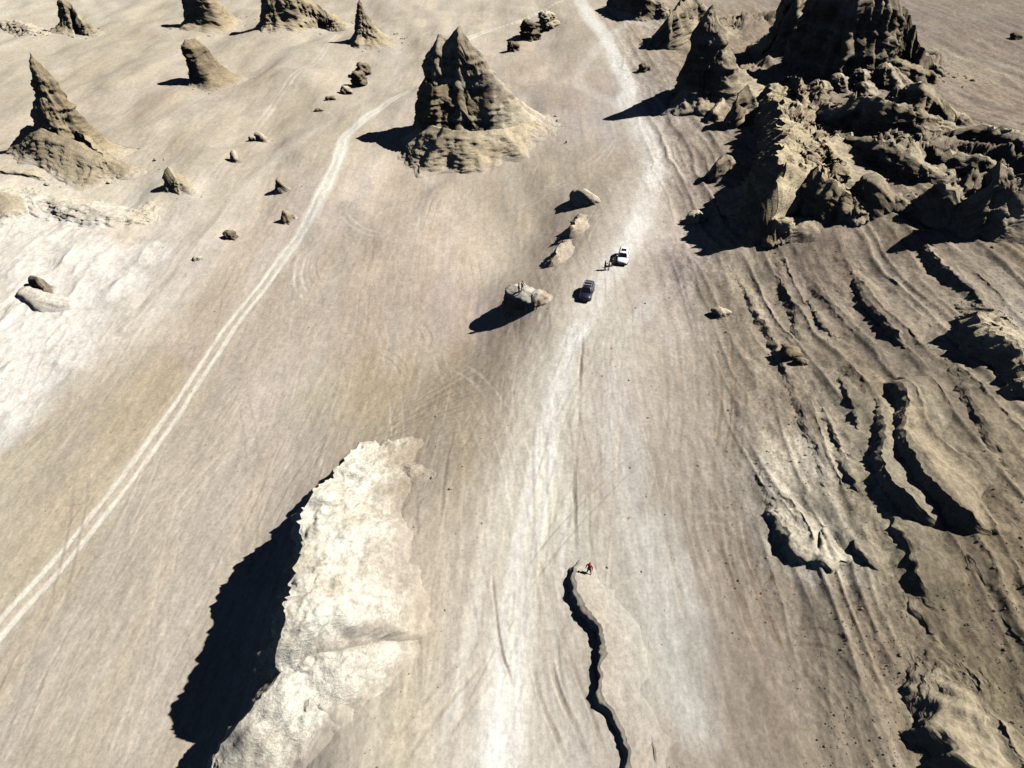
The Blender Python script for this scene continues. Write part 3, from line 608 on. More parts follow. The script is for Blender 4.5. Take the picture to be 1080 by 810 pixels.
rock('rock_hump', 'upper of two dark-faced knobs left of the twin-rut track', 'rock', [
  dict(c=[(293,187,3.8),(300,194,2.4),(308,199,1)], RW=1.3, RE=3.5, RS=1.6, RN=2.5, D=4.6, e=(1.3,1.1,1.2,1.1), w0=0.4, amp=0.35, freq=0.5, seed=54, pale=(206,190,156), dark=DRK, own=0.9)])
rock('rock_hump', 'lower and smaller of two dark-faced knobs left of the twin-rut track', 'rock', [
  dict(c=[(299,221,2.3),(306,224,1.2)], RW=1.2, RE=2.6, RS=1.2, RN=1.8, D=3.2, e=(1.3,1.1,1.2,1.1), w0=0.3, amp=0.3, freq=0.6, seed=55, pale=(206,190,156), dark=DRK, own=0.9)])
rock('rock_hump', 'small dark knob on a low mound in the white salt flat', 'rock', [
  dict(c=[(33,291,2.4),(40,294,2.8),(45,303,1.6)], RW=0.7, RE=1.6, RS=1.2, RN=1.3, D=3.6, w0=0.4, amp=0.4, freq=0.7, seed=56, pale=(170,152,126), dark=(112,96,78), own=0.95),
  dict(c=[(26,304,1.5),(44,312,1.7),(66,316,1.1)], RW=1.2, RE=2.2, RS=2.2, RN=3, D=2.4, e=(.7,.7,.7,1), w0=0.8, amp=0.25, freq=0.5, seed=57, pale=(224,212,190), dark=(196,182,156), own=0.5)])
rock('rock_ledge', 'low dark-edged ledge below the left pyramid', 'rock', [
  dict(rel=True, c=[(-12,178,1.8),(8,180,1.9),(26,181,1.7),(42,186,0.9)], RW=1, RE=1.5, RS=0.5, RN=6, D=2.6, w0=0.3, amp=0.35, freq=0.5, strata=0.4, seed=58, pale=(206,192,152), dark=BRN, own=0.8)])
rock('rock_mound', 'grey-brown rounded mound at the left edge under the low ledge', 'rock', [
  dict(rel=True, c=[(-14,200,4.5),(4,206,3.8),(14,222,1.8)], RW=5, RE=3.5, RS=6, RN=4, D=5.5, e=(.8,.8,.8,.8), w0=0.6, amp=0.5, freq=0.4, gully=0.8, seed=59, pale=(190,174,142), dark=(150,134,106), own=0.8)])
rock('rock_crust', 'crumbly pale crust rising behind the salt flat', 'rock', [
  dict(rel=True, relz=1.0, c=[(30,206,0.5),(60,212,1.3),(92,218,1.4),(122,226,1.0),(150,226,0.4)], RW=5, RE=5, RS=4.5, RN=7, D=2.4, w0=0.6, amp=0.9, freq=0.4, gully=0.7, seed=60, res=1.3, pale=(226,212,182), dark=(186,170,142), own=0.4)])
rock('rock_crust', 'crumbly pale crust in the top left corner', 'rock', [
  dict(rel=True, relz=1.0, c=[(-10,20,2.0),(20,24,2.0),(40,34,1.0)], RW=6, RE=7, RS=5.0, RN=8, D=4, w0=0.8, amp=1.2, freq=0.3, gully=0.8, seed=61, res=1.2, pale=(220,206,178), dark=(166,150,122), own=0.6)])
SM = [ # small single rocks: u, v of the top, height, label, pale?
 (381,66,2.6,'topmost of three stones left of the far pale track',0),(376,75,3.0,'middle of three stones left of the far pale track',0),(363,90,1.8,'lowest of three stones left of the far pale track',1),
 (557,22,5.2,'dark standing rock beyond the tallest peak',0),(575,12,5.0,'pale-sided standing rock furthest up beyond the tallest peak',1),(541,44,2.4,'low dark rock between the tallest peak and the standing rocks',0),
 (241,243,1.3,'dark stone between the two left tracks',0),(207,270,0.9,'white stone at the end of the salt flat',1),(335,114,1.2,'lower dark stone on the slope above the left knobs',0),(347,101,1.5,'upper dark stone on the slope above the left knobs',0),
 (735,223,2.2,'pale stone at the tip of the hillside shadow',1),(761,325,1.4,'pale little stub on the hillside foot below the shadow',1),(836,367,1.6,'upper dark stub on the hillside ridge',0),(845,378,1.0,'lower dark stub on the hillside ridge',0),
 (680,67,2.4,'low dark rock beside the far road fork',0),(1073,35,2.0,'dark bush-like stone on the far right plain',0),(265,143,0.8,'tiny stone by the lone white stone',1),(225,22,1.4,'stone at the foot of the far tower',0)]
for q, (u, v, h, lb, pl) in enumerate(SM):
    k = 0.42 * h + 0.25
    rock('stone', lb, 'stone', [dict(c=[(u - 1, v, h), (u + 2.0, v + 0.6, h * 0.85)], RW=0.35 * k, RE=k * 0.9, RS=0.5 * k, RN=0.6 * k, D=h + 0.7, e=(.7,.8,.7,.7), w0=0.28 * h + 0.15, amp=0.34 * h, freq=1.1 / (0.4 + h * 0.3), strata=0.1 * h, seed=100 + q, pale=PALE if pl else (170,152,124), dark=TAN if pl else (118,102,82), own=0.95, blend=0.5)])
# ---- right of the road: rock masses at the top
HR = dict(pale=(216,200,170), dark=(126,110,88), blend=2.0, own=0.85, jag=1.6, blk=0.8)
rock('rock_mass', 'far low rock where the road leaves the top edge', 'rock', [
  dict(c=[(652,-16,9),(676,-10,10),(694,2,6)], RW=4, RE=6, RS=4, RN=6, D=11, e=(1.5,1,1.8,1), w0=1.2, amp=1.0, freq=0.25, strata=0.5, res=0.8, seed=70, **HR)])
rock('rock_mass', 'dark rock rib beside the far road, shading the ground to its left', 'rock', [
  dict(c=[(728,-10,15),(716,6,12),(703,20,9),(694,32,5)], RW=4, RE=10, RS=4, RN=6, D=17, e=(1.5,1,1.8,1), w0=1.2, amp=1.2, freq=0.22, strata=0.30, res=0.8, seed=71, **HR)])
rock('rock_mass', 'tall black-walled rock mass right of the far road fork', 'rock', [
  dict(c=[(750,4,24),(742,22,20),(734,44,14),(724,66,8)], RW=4.5, RE=13, RS=4.5, RN=8, D=26, e=(1.5,1.3,1.8,1.2), w0=1.4, amp=1.5, freq=0.18, strata=0.40, gully=0.8, res=0.9, seed=72, **HR),
  dict(c=[(752,52,8),(770,66,6),(790,80,3.5)], RW=4, RE=5, RS=3.5, RN=7, D=9, e=(1.5,1,1.8,1), w0=0.8, amp=0.9, freq=0.28, strata=0.45, gully=0.6, res=0.9, seed=73, pale=(214,196,162), dark=(156,138,110), blend=1.5, own=0.85)])
rock('rock_mass', 'dark jagged rock at the top edge left of the largest black wall', 'rock', [
  dict(c=[(842,-22,20),(838,0,15),(826,22,9),(812,38,4)], RW=4, RE=7, RS=4, RN=7, D=22, e=(1.5,1,1.8,1), w0=1.2, amp=1.4, freq=0.22, strata=0.40, res=0.9, seed=74, **HR),
  dict(c=[(856,30,7.5),(850,42,5)], RW=2, RE=3, RS=2.2, RN=3, D=9, e=(1.5,1,1.8,1), w0=1.0, amp=0.9, freq=0.3, res=0.9, seed=75, **HR)])
rock('rock_mass', 'largest black-walled rock mass at the top right', 'rock', [
  dict(c=[(868,-14,20),(886,-20,22.5),(905,-12,21.5),(922,-16,22),(940,-4,19),(956,16,13.5),(970,44,8),(984,68,3)], RW=3.5, RE=6, RS=5.5, RN=10, D=33, e=(1.5,1.3,1.8,1.2), w0=1.6, amp=1.7, freq=0.17, strata=0.45, gully=0.9, res=0.9, seed=76, **HR),
  dict(c=[(890,58,4.5),(920,56,5.5),(955,64,5),(980,76,2.5)], RW=5, RE=5, RS=5, RN=6, D=7, w0=0.8, amp=1.0, freq=0.3, strata=0.35, gully=0.9, res=0.9, seed=77, pale=(190,172,140), dark=(140,122,98), blend=1.5, own=0.85)])
for (u, v, h, r, lb) in [(862,84,4.5,2.5,'leftmost knob of the knob row under the largest black wall'),(884,78,4.5,2.6,'second knob from the left under the largest black wall'),(906,72,5.5,2.6,'middle tall knob under the largest black wall'),(934,65,6.5,3.0,'rightmost pointed knob under the largest black wall'),(911,86,4,2.2,'round knob in front of the middle tall knob'),(948,90,4.5,2.2,'dark knob left of the pale dome')]:
    rock('rock_hump', lb, 'rock', [dict(c=[(u, v, h), (u + 5, v + 3, h * 0.7)], RW=r * .8, RE=r * 1.6, RS=r * .8, RN=r, D=h + 2, e=(.9,.9,.9,.9), w0=0.7, amp=0.7, freq=0.4, strata=0.5, res=0.9, seed=int(u), **HR)])
rock('rock_dome', 'pale rounded rock dome beside the far right plain', 'rock', [
  dict(c=[(962,88,8),(975,88,8.5),(988,98,6),(1006,120,2.5)], RW=2.5, RE=6, RS=4, RN=4, D=10, e=(1.5,.9,1.8,.9), w0=1.2, amp=0.8, freq=0.3, strata=0.35, gully=1.0, seed=84, pale=(214,198,166), dark=(150,132,106), blend=1.5, own=0.9)])
rock('rock_cliff', 'fluted brown cliff band in the middle of the right hillside', 'rock', [
  dict(c=[(868,112,6),(886,114,6.5),(908,104,8),(930,108,8),(958,112,7),(985,120,4)], RW=2.2, RE=8, RS=3.5, RN=8, D=10, e=(1.5,1,1.8,.9), w0=0.7, amp=1.0, freq=0.28, strata=0.45, gully=1.3, res=0.9, seed=85, **HR),
  dict(c=[(884,140,3.2),(915,146,4),(945,156,4),(968,176,3)], RW=3, RE=6, RS=2.0, RN=7, D=6, e=(1,1,1.2,1), w0=0.6, amp=0.8, freq=0.32, strata=0.40, gully=1.0, res=0.9, seed=86, **HR)])
rock('rock_ridge', 'serrated ridge with sheer black left face above the road', 'rock', [
  dict(c=[(815,92,6),(812,104,5),(824,112,8),(821,128,7),(826,142,9),(820,158,11),(824,176,10.5),(817,200,8.5),(818,218,6),(815,236,3)], RW=3.2, RE=14, RS=5, RN=6, D=16, e=(1.5,1.0,1.8,1), w0=0.9, amp=1.6, freq=0.28, strata=0.45, gully=1.0, res=1.3, seed=87, jag=1.5, pale=(224,206,170), dark=(150,132,104), blend=2.5, own=0.85),
  dict(c=[(826,162,10),(848,176,8),(874,192,6.5),(900,208,3.5)], RW=3, RE=4, RS=6, RN=8, D=12, e=(1.5,1,1.8,1), w0=0.8, amp=1.5, freq=0.3, strata=0.4, gully=1.3, res=1.3, seed=88, jag=1.5, pale=(214,196,160), dark=(150,132,104), blend=2.5, own=0.85)])
rock('rock_fin', 'thin dark rock fin just left of the serrated ridge top', 'rock', [
  dict(c=[(787,90,8.5),(779,104,6.5),(768,120,3.5)], RW=1.6, RE=4, RS=2, RN=2.5, D=10, e=(1.5,1.1,1.8,1), w0=0.5, amp=0.8, freq=0.35, strata=0.30, res=0.9, seed=89, **HR)])
rock('rock_fin', 'low dark rock fin left of the serrated ridge', 'rock', [
  dict(c=[(762,104,4),(752,116,3)], RW=1.6, RE=3, RS=1.6, RN=2, D=5, w0=0.5, amp=0.6, freq=0.4, res=0.9, seed=90, **HR)])
rock('rock_fin', 'lowest rock fin in the shade of the serrated ridge', 'rock', [
  dict(c=[(764,162,5),(756,172,4),(748,182,2)], RW=1.4, RE=4, RS=1.6, RN=2, D=6, w0=0.5, amp=0.6, freq=0.4, res=0.9, seed=91, **HR)])
rock('rock_dome', 'black-faced round dome at the foot of the pale ridge block', 'rock', [
  dict(c=[(922,184,6),(932,190,5.5),(944,206,2.5)], RW=2.6, RE=4.5, RS=2.2, RN=4, D=8, e=(.8,.9,.8,.9), w0=1.0, amp=0.5, freq=0.35, strata=0.5, seed=92, **HR)])
rock('rock_mass', 'dark rock mass at the right edge with two points', 'rock', [
  dict(c=[(1054,176,10),(1046,190,8),(1032,206,4.5)], RW=2.5, RE=7, RS=3.2, RN=6, D=13, e=(1.5,1,1.8,1), w0=0.9, amp=1.0, freq=0.28, strata=0.35, gully=1.0, seed=93, **HR),
  dict(c=[(1066,182,8),(1080,190,7),(1096,204,4)], RW=3, RE=6, RS=4, RN=6, D=11, e=(1.5,1,1.8,1), w0=0.9, amp=1.0, freq=0.28, strata=0.35, gully=1.0, seed=94, **HR),
  dict(c=[(996,194,5),(1006,204,4.5),(1016,218,2.5)], RW=2, RE=5, RS=2.0, RN=4, D=7, w0=0.6, amp=0.8, freq=0.35, seed=95, **HR)])
rock('rock_ridge', 'low broken ridge between the right hillside and the far plain', 'rock', [
  dict(c=[(1020,136,2),(1040,134,3.2),(1062,138,4),(1090,146,4.5)], RW=3, RE=5, RS=3.5, RN=4, D=6, w0=0.6, amp=1.0, freq=0.35, strata=0.30, gully=1.0, res=0.9, seed=96, **HR),
  dict(c=[(975,150,2.2),(1000,160,2.6),(1040,166,3)], RW=3, RE=5, RS=2.5, RN=5, D=5, w0=0.6, amp=0.9, freq=0.35, strata=0.35, gully=1.0, res=0.9, seed=97, **HR)])
# ---- ledges on the right hillside
LED = [
 ([(900,286,0.3),(906,300,1.1),(918,318,1.5),(934,335,1.6),(948,352,1.4),(958,364,0.3)], dict(RE=9), 'sinuous black-edged ledge high on the right hillside'),
 ([(965,242,0.3),(976,258,1.0),(992,276,1.6),(1010,290,1.6),(1030,306,1.4),(1040,322,0.8)], dict(RE=9), 'long ledge running down from the two-pointed rock mass'),
 ([(852,314,0.2),(860,328,0.6),(868,340,0.7),(878,352,0.2)], dict(RE=7), 'short hairline ledge above the hillside stubs'),
 ([(1036,322,1.0),(1034,338,3.0),(1046,350,4.0),(1062,360,3.8),(1076,378,3.4),(1084,400,2.4)], dict(RW=1.0, RE=9, D=6, RN=3, w0=0.5, own=0.8, amp=0.8, relz=0.7, freq=0.35, pale=(224,208,176), dark=(170,152,122)), 'pale overhanging block at the right edge above a broad black shadow'),
 ([(888,394,0.2),(891,405,0.9),(898,422,1.0),(904,440,0.9),(912,458,0.2)], dict(RE=7), 'slim curved ledge left of the double black ledges'),
 ([(868,426,0.2),(874,442,0.6),(884,462,0.7),(890,478,0.2)], dict(RE=7), 'hairline ledge below and left of the slim curved ledge'),
 ([(918,408,0.3),(928,424,1.0),(932,450,1.5),(931,478,2.0),(944,505,2.3),(962,524,2.4),(980,542,1.6),(992,556,0.3)], dict(RE=6, D=3), 'left one of the two deep black ledges in the hillside middle'),
 ([(930,404,0.5),(950,404,2.0),(958,428,2.2),(954,455,2.0),(966,482,2.4),(984,508,2.7),(1008,528,2.8),(1030,546,2.2),(1044,556,0.4)], dict(RW=0.7, RE=7, D=4), 'right one of the two deep black ledges in the hillside middle'),
 ([(888,480,0.2),(893,494,0.9),(902,510,1.0),(910,522,0.2)], dict(RE=7), 'short ledge under the slim curved ledge'),
 ([(818,515,0.2),(820,542,0.9),(830,562,1.4),(850,578,1.6),(876,586,1.1),(898,580,0.2)], dict(RW=0.5, RE=6, RS=0.7, D=4, w0=0.4, own=0.85, amp=0.4, relz=0.5, pale=(242,230,206), dark=(206,190,160)), 'smooth whitish bulge with a black crescent under it'),
 ([(904,566,0.2),(909,578,0.9),(918,590,0.9),(930,604,0.2)], dict(RE=3), 'small forked ledge right of the whitish bulge'),
 ([(938,538,0.2),(950,556,1.0),(964,578,1.2),(968,600,1.3),(976,618,1.1),(986,634,0.2)], dict(RE=7), 'thin ledge running on below the left deep ledge'),
 ([(958,552,0.2),(966,566,0.9),(976,584,0.9),(988,602,0.2)], dict(RE=7), 'inner thin ledge beside the ledge below the deep pair'),
 ([(968,636,0.1),(976,650,0.5),(990,668,0.5),(998,688,0.1)], dict(RE=3), 'last faint ledge at the end of the thin ledges'),
 ([(1008,722,0.4),(1003,742,1.5),(998,768,2.0),(1010,790,2.2),(1030,812,2.2),(1040,850,1.4)], dict(RW=0.8, RE=8, D=5, w0=0.4, own=0.5, amp=0.8, relz=0.7, freq=0.35), 'black-sided ledge at the bottom right corner'),
 ([(1060,640,0.2),(1070,660,0.7),(1084,680,0.8),(1096,700,0.3)], dict(RE=7), 'faint ledge at the right edge above the corner ledge'),
 ([(622,592,0.2),(611,600,0.9),(606,612,1.5),(616,636,1.5),(632,656,1.4),(638,680,1.3),(637,705,1.4),(636,732,1.1),(650,752,0.9),(662,778,0.9),(667,812,0.7),(672,850,0.4)], dict(RW=0.35, RE=4.5, RN=1.6, D=2.6, w0=0.3), 'winding knee-high scarp beside the near road with a red-clad person at its tip'),
 ([(644,684,0.15),(646,700,0.55),(652,714,0.5),(663,720,0.1)], dict(RE=2.5, D=1.4), 'little crack-like step right of the winding scarp'),
 ([(687,764,0.1),(689,785,0.5),(694,802,0.4),(702,806,0.1)], dict(RE=2.5, D=1.4), 'little step low on the hillside foot near the bottom edge'),
 ([(768,276,0.2),(785,300,0.5),(806,340,0.6),(826,380,0.5),(846,430,0.5),(866,480,0.4),(878,520,0.1)], dict(RE=4, D=1.6, RW=0.8), 'long low rib running down the hillside from the serrated ridge'),
 ([(810,262,0.2),(826,290,0.7),(840,330,0.7),(846,360,0.2)], dict(RE=4, D=1.8, RW=0.9), 'low rib above the hillside stubs'),
 ([(1004,370,0.2),(1018,400,0.7),(1036,440,0.8),(1060,480,0.7),(1084,510,0.2)], dict(RE=5, D=2, RW=0.8), 'low rib below the overhanging block'),
 ([(1012,560,0.2),(1030,590,0.6),(1050,616,0.6),(1070,640,0.1)], dict(RE=4, D=1.8, RW=0.8), 'low rib right of the thin ledges'),
]
for q, (c, kw, lb) in enumerate(LED):
    k = dict(seed=200 + q, res=2.0); k.update(kw)
    rock('rock_ledge', lb, 'rock ledge', [LD([(u, v, h * 0.8) for u, v, h in c], **k)])

# ------------------------------------------------------------------ plain materials
def flat(name, col, rough=0.5, metal=0.0, coat=0.0, spec=0.5, var=0.06, scale=8.0):
    m = bpy.data.materials.new(name); m.use_nodes = True; n = m.node_tree.nodes; l = m.node_tree.links; b = n['Principled BSDF']
    b.inputs['Roughness'].default_value = rough; b.inputs['Metallic'].default_value = metal; b.inputs['Coat Weight'].default_value = coat; b.inputs['Specular IOR Level'].default_value = spec
    tc = n.new('ShaderNodeTexCoord'); t = n.new('ShaderNodeTexNoise'); t.inputs['Scale'].default_value = scale; t.inputs['Detail'].default_value = 4; l.new(tc.outputs['Object'], t.inputs['Vector'])
    r = n.new('ShaderNodeValToRGB'); r.color_ramp.elements[0].position = 0.3; r.color_ramp.elements[1].position = 0.7
    c = lin(col); r.color_ramp.elements[0].color = (*(c * (1 - var)), 1); r.color_ramp.elements[1].color = (*np.clip(c * (1 + var), 0, 1), 1)
    l.new(t.outputs[0], r.inputs[0]); l.new(r.outputs[0], b.inputs['Base Color']); return m
M_WHITE = flat('white_paint', (236,236,236), 0.35, 0, 0.5); M_NAVY = flat('navy_paint', (34,34,52), 0.35, 0.2, 0.6)
M_GLASS = flat('tinted_glass', (18,22,26), 0.12, 0, 0, 0.6); M_TYRE = flat('tyre_rubber', (24,24,24), 0.9); M_RIM = flat('alloy', (150,150,152), 0.35, 0.8)
M_TRIM = flat('black_trim', (22,22,24), 0.6); M_LAMP = flat('lamp_glass', (205,210,214), 0.15); M_RED = flat('tail_lamp', (130,16,14), 0.2); M_CHROME = flat('bright_bar', (214,216,218), 0.3, 0.6); M_PLATE = flat('number_plate', (40,70,150), 0.4)

def obj(name, bm, mat, parent=None, smooth=False):
    me = bpy.data.meshes.new(name); bmesh.ops.recalc_face_normals(bm, faces=bm.faces); bm.to_mesh(me); bm.free(); me.materials.append(mat)
    if smooth:
        for f in me.polygons: f.use_smooth = True
    o = bpy.data.objects.new(name, me); C.objects.link(o); o.parent = parent; return o
def thing(name, label, cat, loc, rz=0, group=None):
    o = bpy.data.objects.new(name, None); C.objects.link(o); o.location = loc; o.rotation_euler = (0, 0, rz); o.empty_display_size = 0.3
    return tag(o, label, cat, group)
def bbox(bm, x0, x1, y0, y1, z0, z1, bev=0.0):
    v = [bm.verts.new((x, y, z)) for x in (x0, x1) for y in (y0, y1) for z in (z0, z1)]
    f = [bm.faces.new([v[i] for i in q]) for q in ((0,1,3,2),(4,6,7,5),(0,4,5,1),(2,3,7,6),(0,2,6,4),(1,5,7,3))]
    if bev: bmesh.ops.bevel(bm, geom=list({e for q in f for e in q.edges}), offset=bev, segments=2, affect='EDGES')
    return bm
def sections(rows):
    """rows: list of closed rings (same count) -> skinned closed shell"""
    bm = bmesh.new(); R_ = [[bm.verts.new(p) for p in r] for r in rows]; n = len(rows[0])
    for a, b in zip(R_, R_[1:]):
        for i in range(n): bm.faces.new((a[i], a[(i + 1) % n], b[(i + 1) % n], b[i]))
    bm.faces.new(R_[0][::-1]); bm.faces.new(R_[-1]); return bm
def pane(pts, n, t=0.012):
    bm = bmesh.new(); n = Vector(n).normalized() * t
    a = [bm.verts.new(Vector(p) + n * 0.3) for p in pts]; b = [bm.verts.new(Vector(p) + n * 1.3) for p in pts]
    bm.faces.new(a[::-1]); bm.faces.new(b)
    for i in range(len(pts)): j = (i + 1) % len(pts); bm.faces.new((a[i], a[j], b[j], b[i]))
    return bm
def wheel(parent, x, y):
    bm = bmesh.new(); bmesh.ops.create_cone(bm, cap_ends=True, segments=20, radius1=0.36, radius2=0.36, depth=0.24, matrix=Matrix.Translation((x, y, 0.36)) @ Matrix.Rotation(R(90), 4, 'X'))
    bmesh.ops.bevel(bm, geom=[e for e in bm.edges if abs(e.verts[0].co.y - e.verts[1].co.y) < 1e-4], offset=0.035, segments=2, affect='EDGES')
    w = obj('wheel', bm, M_TYRE, parent, True)
    s = 1 if y > 0 else -1; bm = bmesh.new()
    bmesh.ops.create_cone(bm, cap_ends=True, segments=16, radius1=0.22, radius2=0.20, depth=0.05, matrix=Matrix.Translation((x, y + s * 0.115, 0.36)) @ Matrix.Rotation(R(-90) * s, 4, 'X'))
    obj('rim', bm, M_RIM, w)
def car(name, label, loc, rz, paint, bars, sunroof):
    """sport utility car, front towards +x, 4.7 m long"""
    t = thing(name, label, 'car', loc, rz, 'cars parked on the road')
    # body shell: rings along x. each ring: half width, sill, shoulder, top
    rows = []
    for x, hw, z0, zs, zt in [(-2.34,.70,.48,.80,.92),(-2.28,.84,.34,.92,1.06),(-1.9,.92,.28,.96,1.10),(-1.0,.94,.26,.96,1.08),(0.0,.94,.26,.95,1.06),(0.9,.94,.26,.94,1.05),(1.25,.93,.27,.92,1.03),(1.8,.90,.30,.86,.96),(2.2,.82,.34,.76,.86),(2.33,.66,.42,.64,.74)]:
        rows.append([(x,-hw*.92,z0),(x,-hw,z0+.18),(x,-hw,zs-.1),(x,-hw*.96,zs),(x,-hw*.84,zt),(x,0,zt+.025),(x,hw*.84,zt),(x,hw*.96,zs),(x,hw,zs-.1),(x,hw,z0+.18),(x,hw*.92,z0)])
    obj('body', sections(rows), paint, t, True)
    rows = []
    for x, hb, ht, zb, zt in [(-2.22,.78,.76,1.02,1.06),(-1.95,.80,.66,1.04,1.60),(-1.5,.81,.66,1.04,1.70),(-0.6,.82,.67,1.03,1.73),(0.15,.82,.66,1.02,1.69),(0.45,.82,.64,1.02,1.60),(1.18,.80,.76,1.00,1.04)]:
        rows.append([(x,-hb,zb),(x,-ht-.05,zt-.10),(x,-ht+.06,zt-.01),(x,0,zt+.02),(x,ht-.06,zt-.01),(x,ht+.05,zt-.10),(x,hb,zb)])
    obj('cabin', sections(rows), paint, t, True)
    obj('windscreen', pane([(1.12,-.68,1.08),(1.12,.68,1.08),(.50,.58,1.575),(.50,-.58,1.575)], (.62,0,.78), 0.03), M_GLASS, t)
    obj('rear_window', pane([(-2.19,.62,1.14),(-2.19,-.62,1.14),(-1.99,-.56,1.54),(-1.99,.56,1.54)], (-.9,0,.4), 0.03), M_GLASS, t)
    for s in (-1, 1):
        for (a, b, c_, d) in ((.95,.30,-.02,-.02),(-.10,-.10,-.98,-.98),(-1.06,-1.06,-1.72,-1.62)):
            q = [(a,s*.815,1.09),(b,s*.725,1.55),(c_ if c_ != d else d,s*.725,1.57),(d,s*.815,1.09)]
            obj('side_window', pane(q if s < 0 else q[::-1], (0,s,.3), 0.035), M_GLASS, t)
        hl = bbox(bmesh.new(), 2.12, 2.31, s*.46 - .17, s*.46 + .17, .66, .78, .03); obj('headlight', hl, M_LAMP, t)
        obj('tail_light', bbox(bmesh.new(), -2.36, -2.20, s*.70 - .10, s*.70 + .10, .78, 1.0, .02), M_RED, t)
        obj('door_mirror', bbox(bmesh.new(), .72, .90, s*1.0 - .10, s*1.0 + .10, 1.04, 1.17, .03), paint, t)
        obj('roof_rail', bbox(bmesh.new(), -1.75, .25, s*.60 - .02, s*.60 + .02, 1.74, 1.785, .012), M_TRIM if not bars else M_CHROME, t)
        for x in (-1.38, 1.42): wheel(t, x, s * .84)
        d = obj('front_door', pane([(.86,s*.945,.40),(.86,s*.945,.92),(-.06,s*.945,.92),(-.06,s*.945,.40)], (0,s,0), 0.012), paint, t)
        obj('handle', bbox(bmesh.new(), .02, .2, s*.975 - .015, s*.975 + .015, .82, .855), M_TRIM, d)
    obj('grille', bbox(bmesh.new(), 2.24, 2.36, -.36, .36, .52, .70, .02), M_TRIM, t)
    obj('front_bumper', bbox(bmesh.new(), 2.05, 2.38, -.78, .78, .28, .50, .06), M_TRIM, t)
    obj('rear_bumper', bbox(bmesh.new(), -2.40, -2.15, -.80, .80, .32, .56, .06), M_TRIM, t)
    obj('number_plate', bbox(bmesh.new(), 2.38, 2.395, -.22, .22, .40, .52), M_PLATE, t)
    if sunroof: obj('sunroof', bbox(bmesh.new(), -.75, .05, -.42, .42, 1.745, 1.765, .008), M_GLASS, t)
    if bars:
        for x in (-.95, -.15): obj('roof_bar', bbox(bmesh.new(), x - .07, x + .07, -.66, .66, 1.80, 1.84, .015), M_CHROME, t)
    return t

bpy.context.view_layer.update()
dg = bpy.context.evaluated_depsgraph_get()
def spot(u, v):
    """where the sight line through a photo point meets what stands there"""
    ok, loc, nor, *_ = scene.ray_cast(dg, camo.location, Vector(ray(u, v)).normalized())
    return loc
def floor_at(x, y):
    ok, loc, nor, *_ = scene.ray_cast(dg, Vector((x, y, 90)), Vector((0, 0, -1))); return loc
cw = spot(657, 274); cd = spot(619, 311)
car('parked_car', 'white sport utility car with dark sunroof standing further up the road', cw, R(-103), M_WHITE, False, True)
car('parked_car', 'dark navy car with silver roof bars parked nearer on the road', cd, R(-105), M_NAVY, True, False)

# ------------------------------------------------------------------ people
M_SKIN = flat('skin', (196,150,120), 0.6); M_HAIR = flat('dark_hair', (26,22,20), 0.7)
def skin_mesh(name, verts, edges, radii, mat, parent, root=0, sub=1):
    me = bpy.data.meshes.new(name); me.from_pydata(verts, edges, []); o = bpy.data.objects.new(name, me); C.objects.link(o)
    sk = o.modifiers.new('skin', 'SKIN'); lay = me.skin_vertices[0].data
    for i, r in enumerate(radii): lay[i].radius = (r, r) if not isinstance(r, tuple) else r; lay[i].use_root = (i == root)
    o.modifiers.new('sub', 'SUBSURF').levels = sub; o.modifiers['sub'].render_levels = sub
    d = bpy.context.evaluated_depsgraph_get(); me2 = bpy.data.meshes.new_from_object(o.evaluated_get(d)); me2.name = name
    o.modifiers.clear(); o.data = me2; me2.materials.clear(); me2.materials.append(mat)
    for f in me2.polygons: f.use_smooth = True
    o.parent = parent; return o
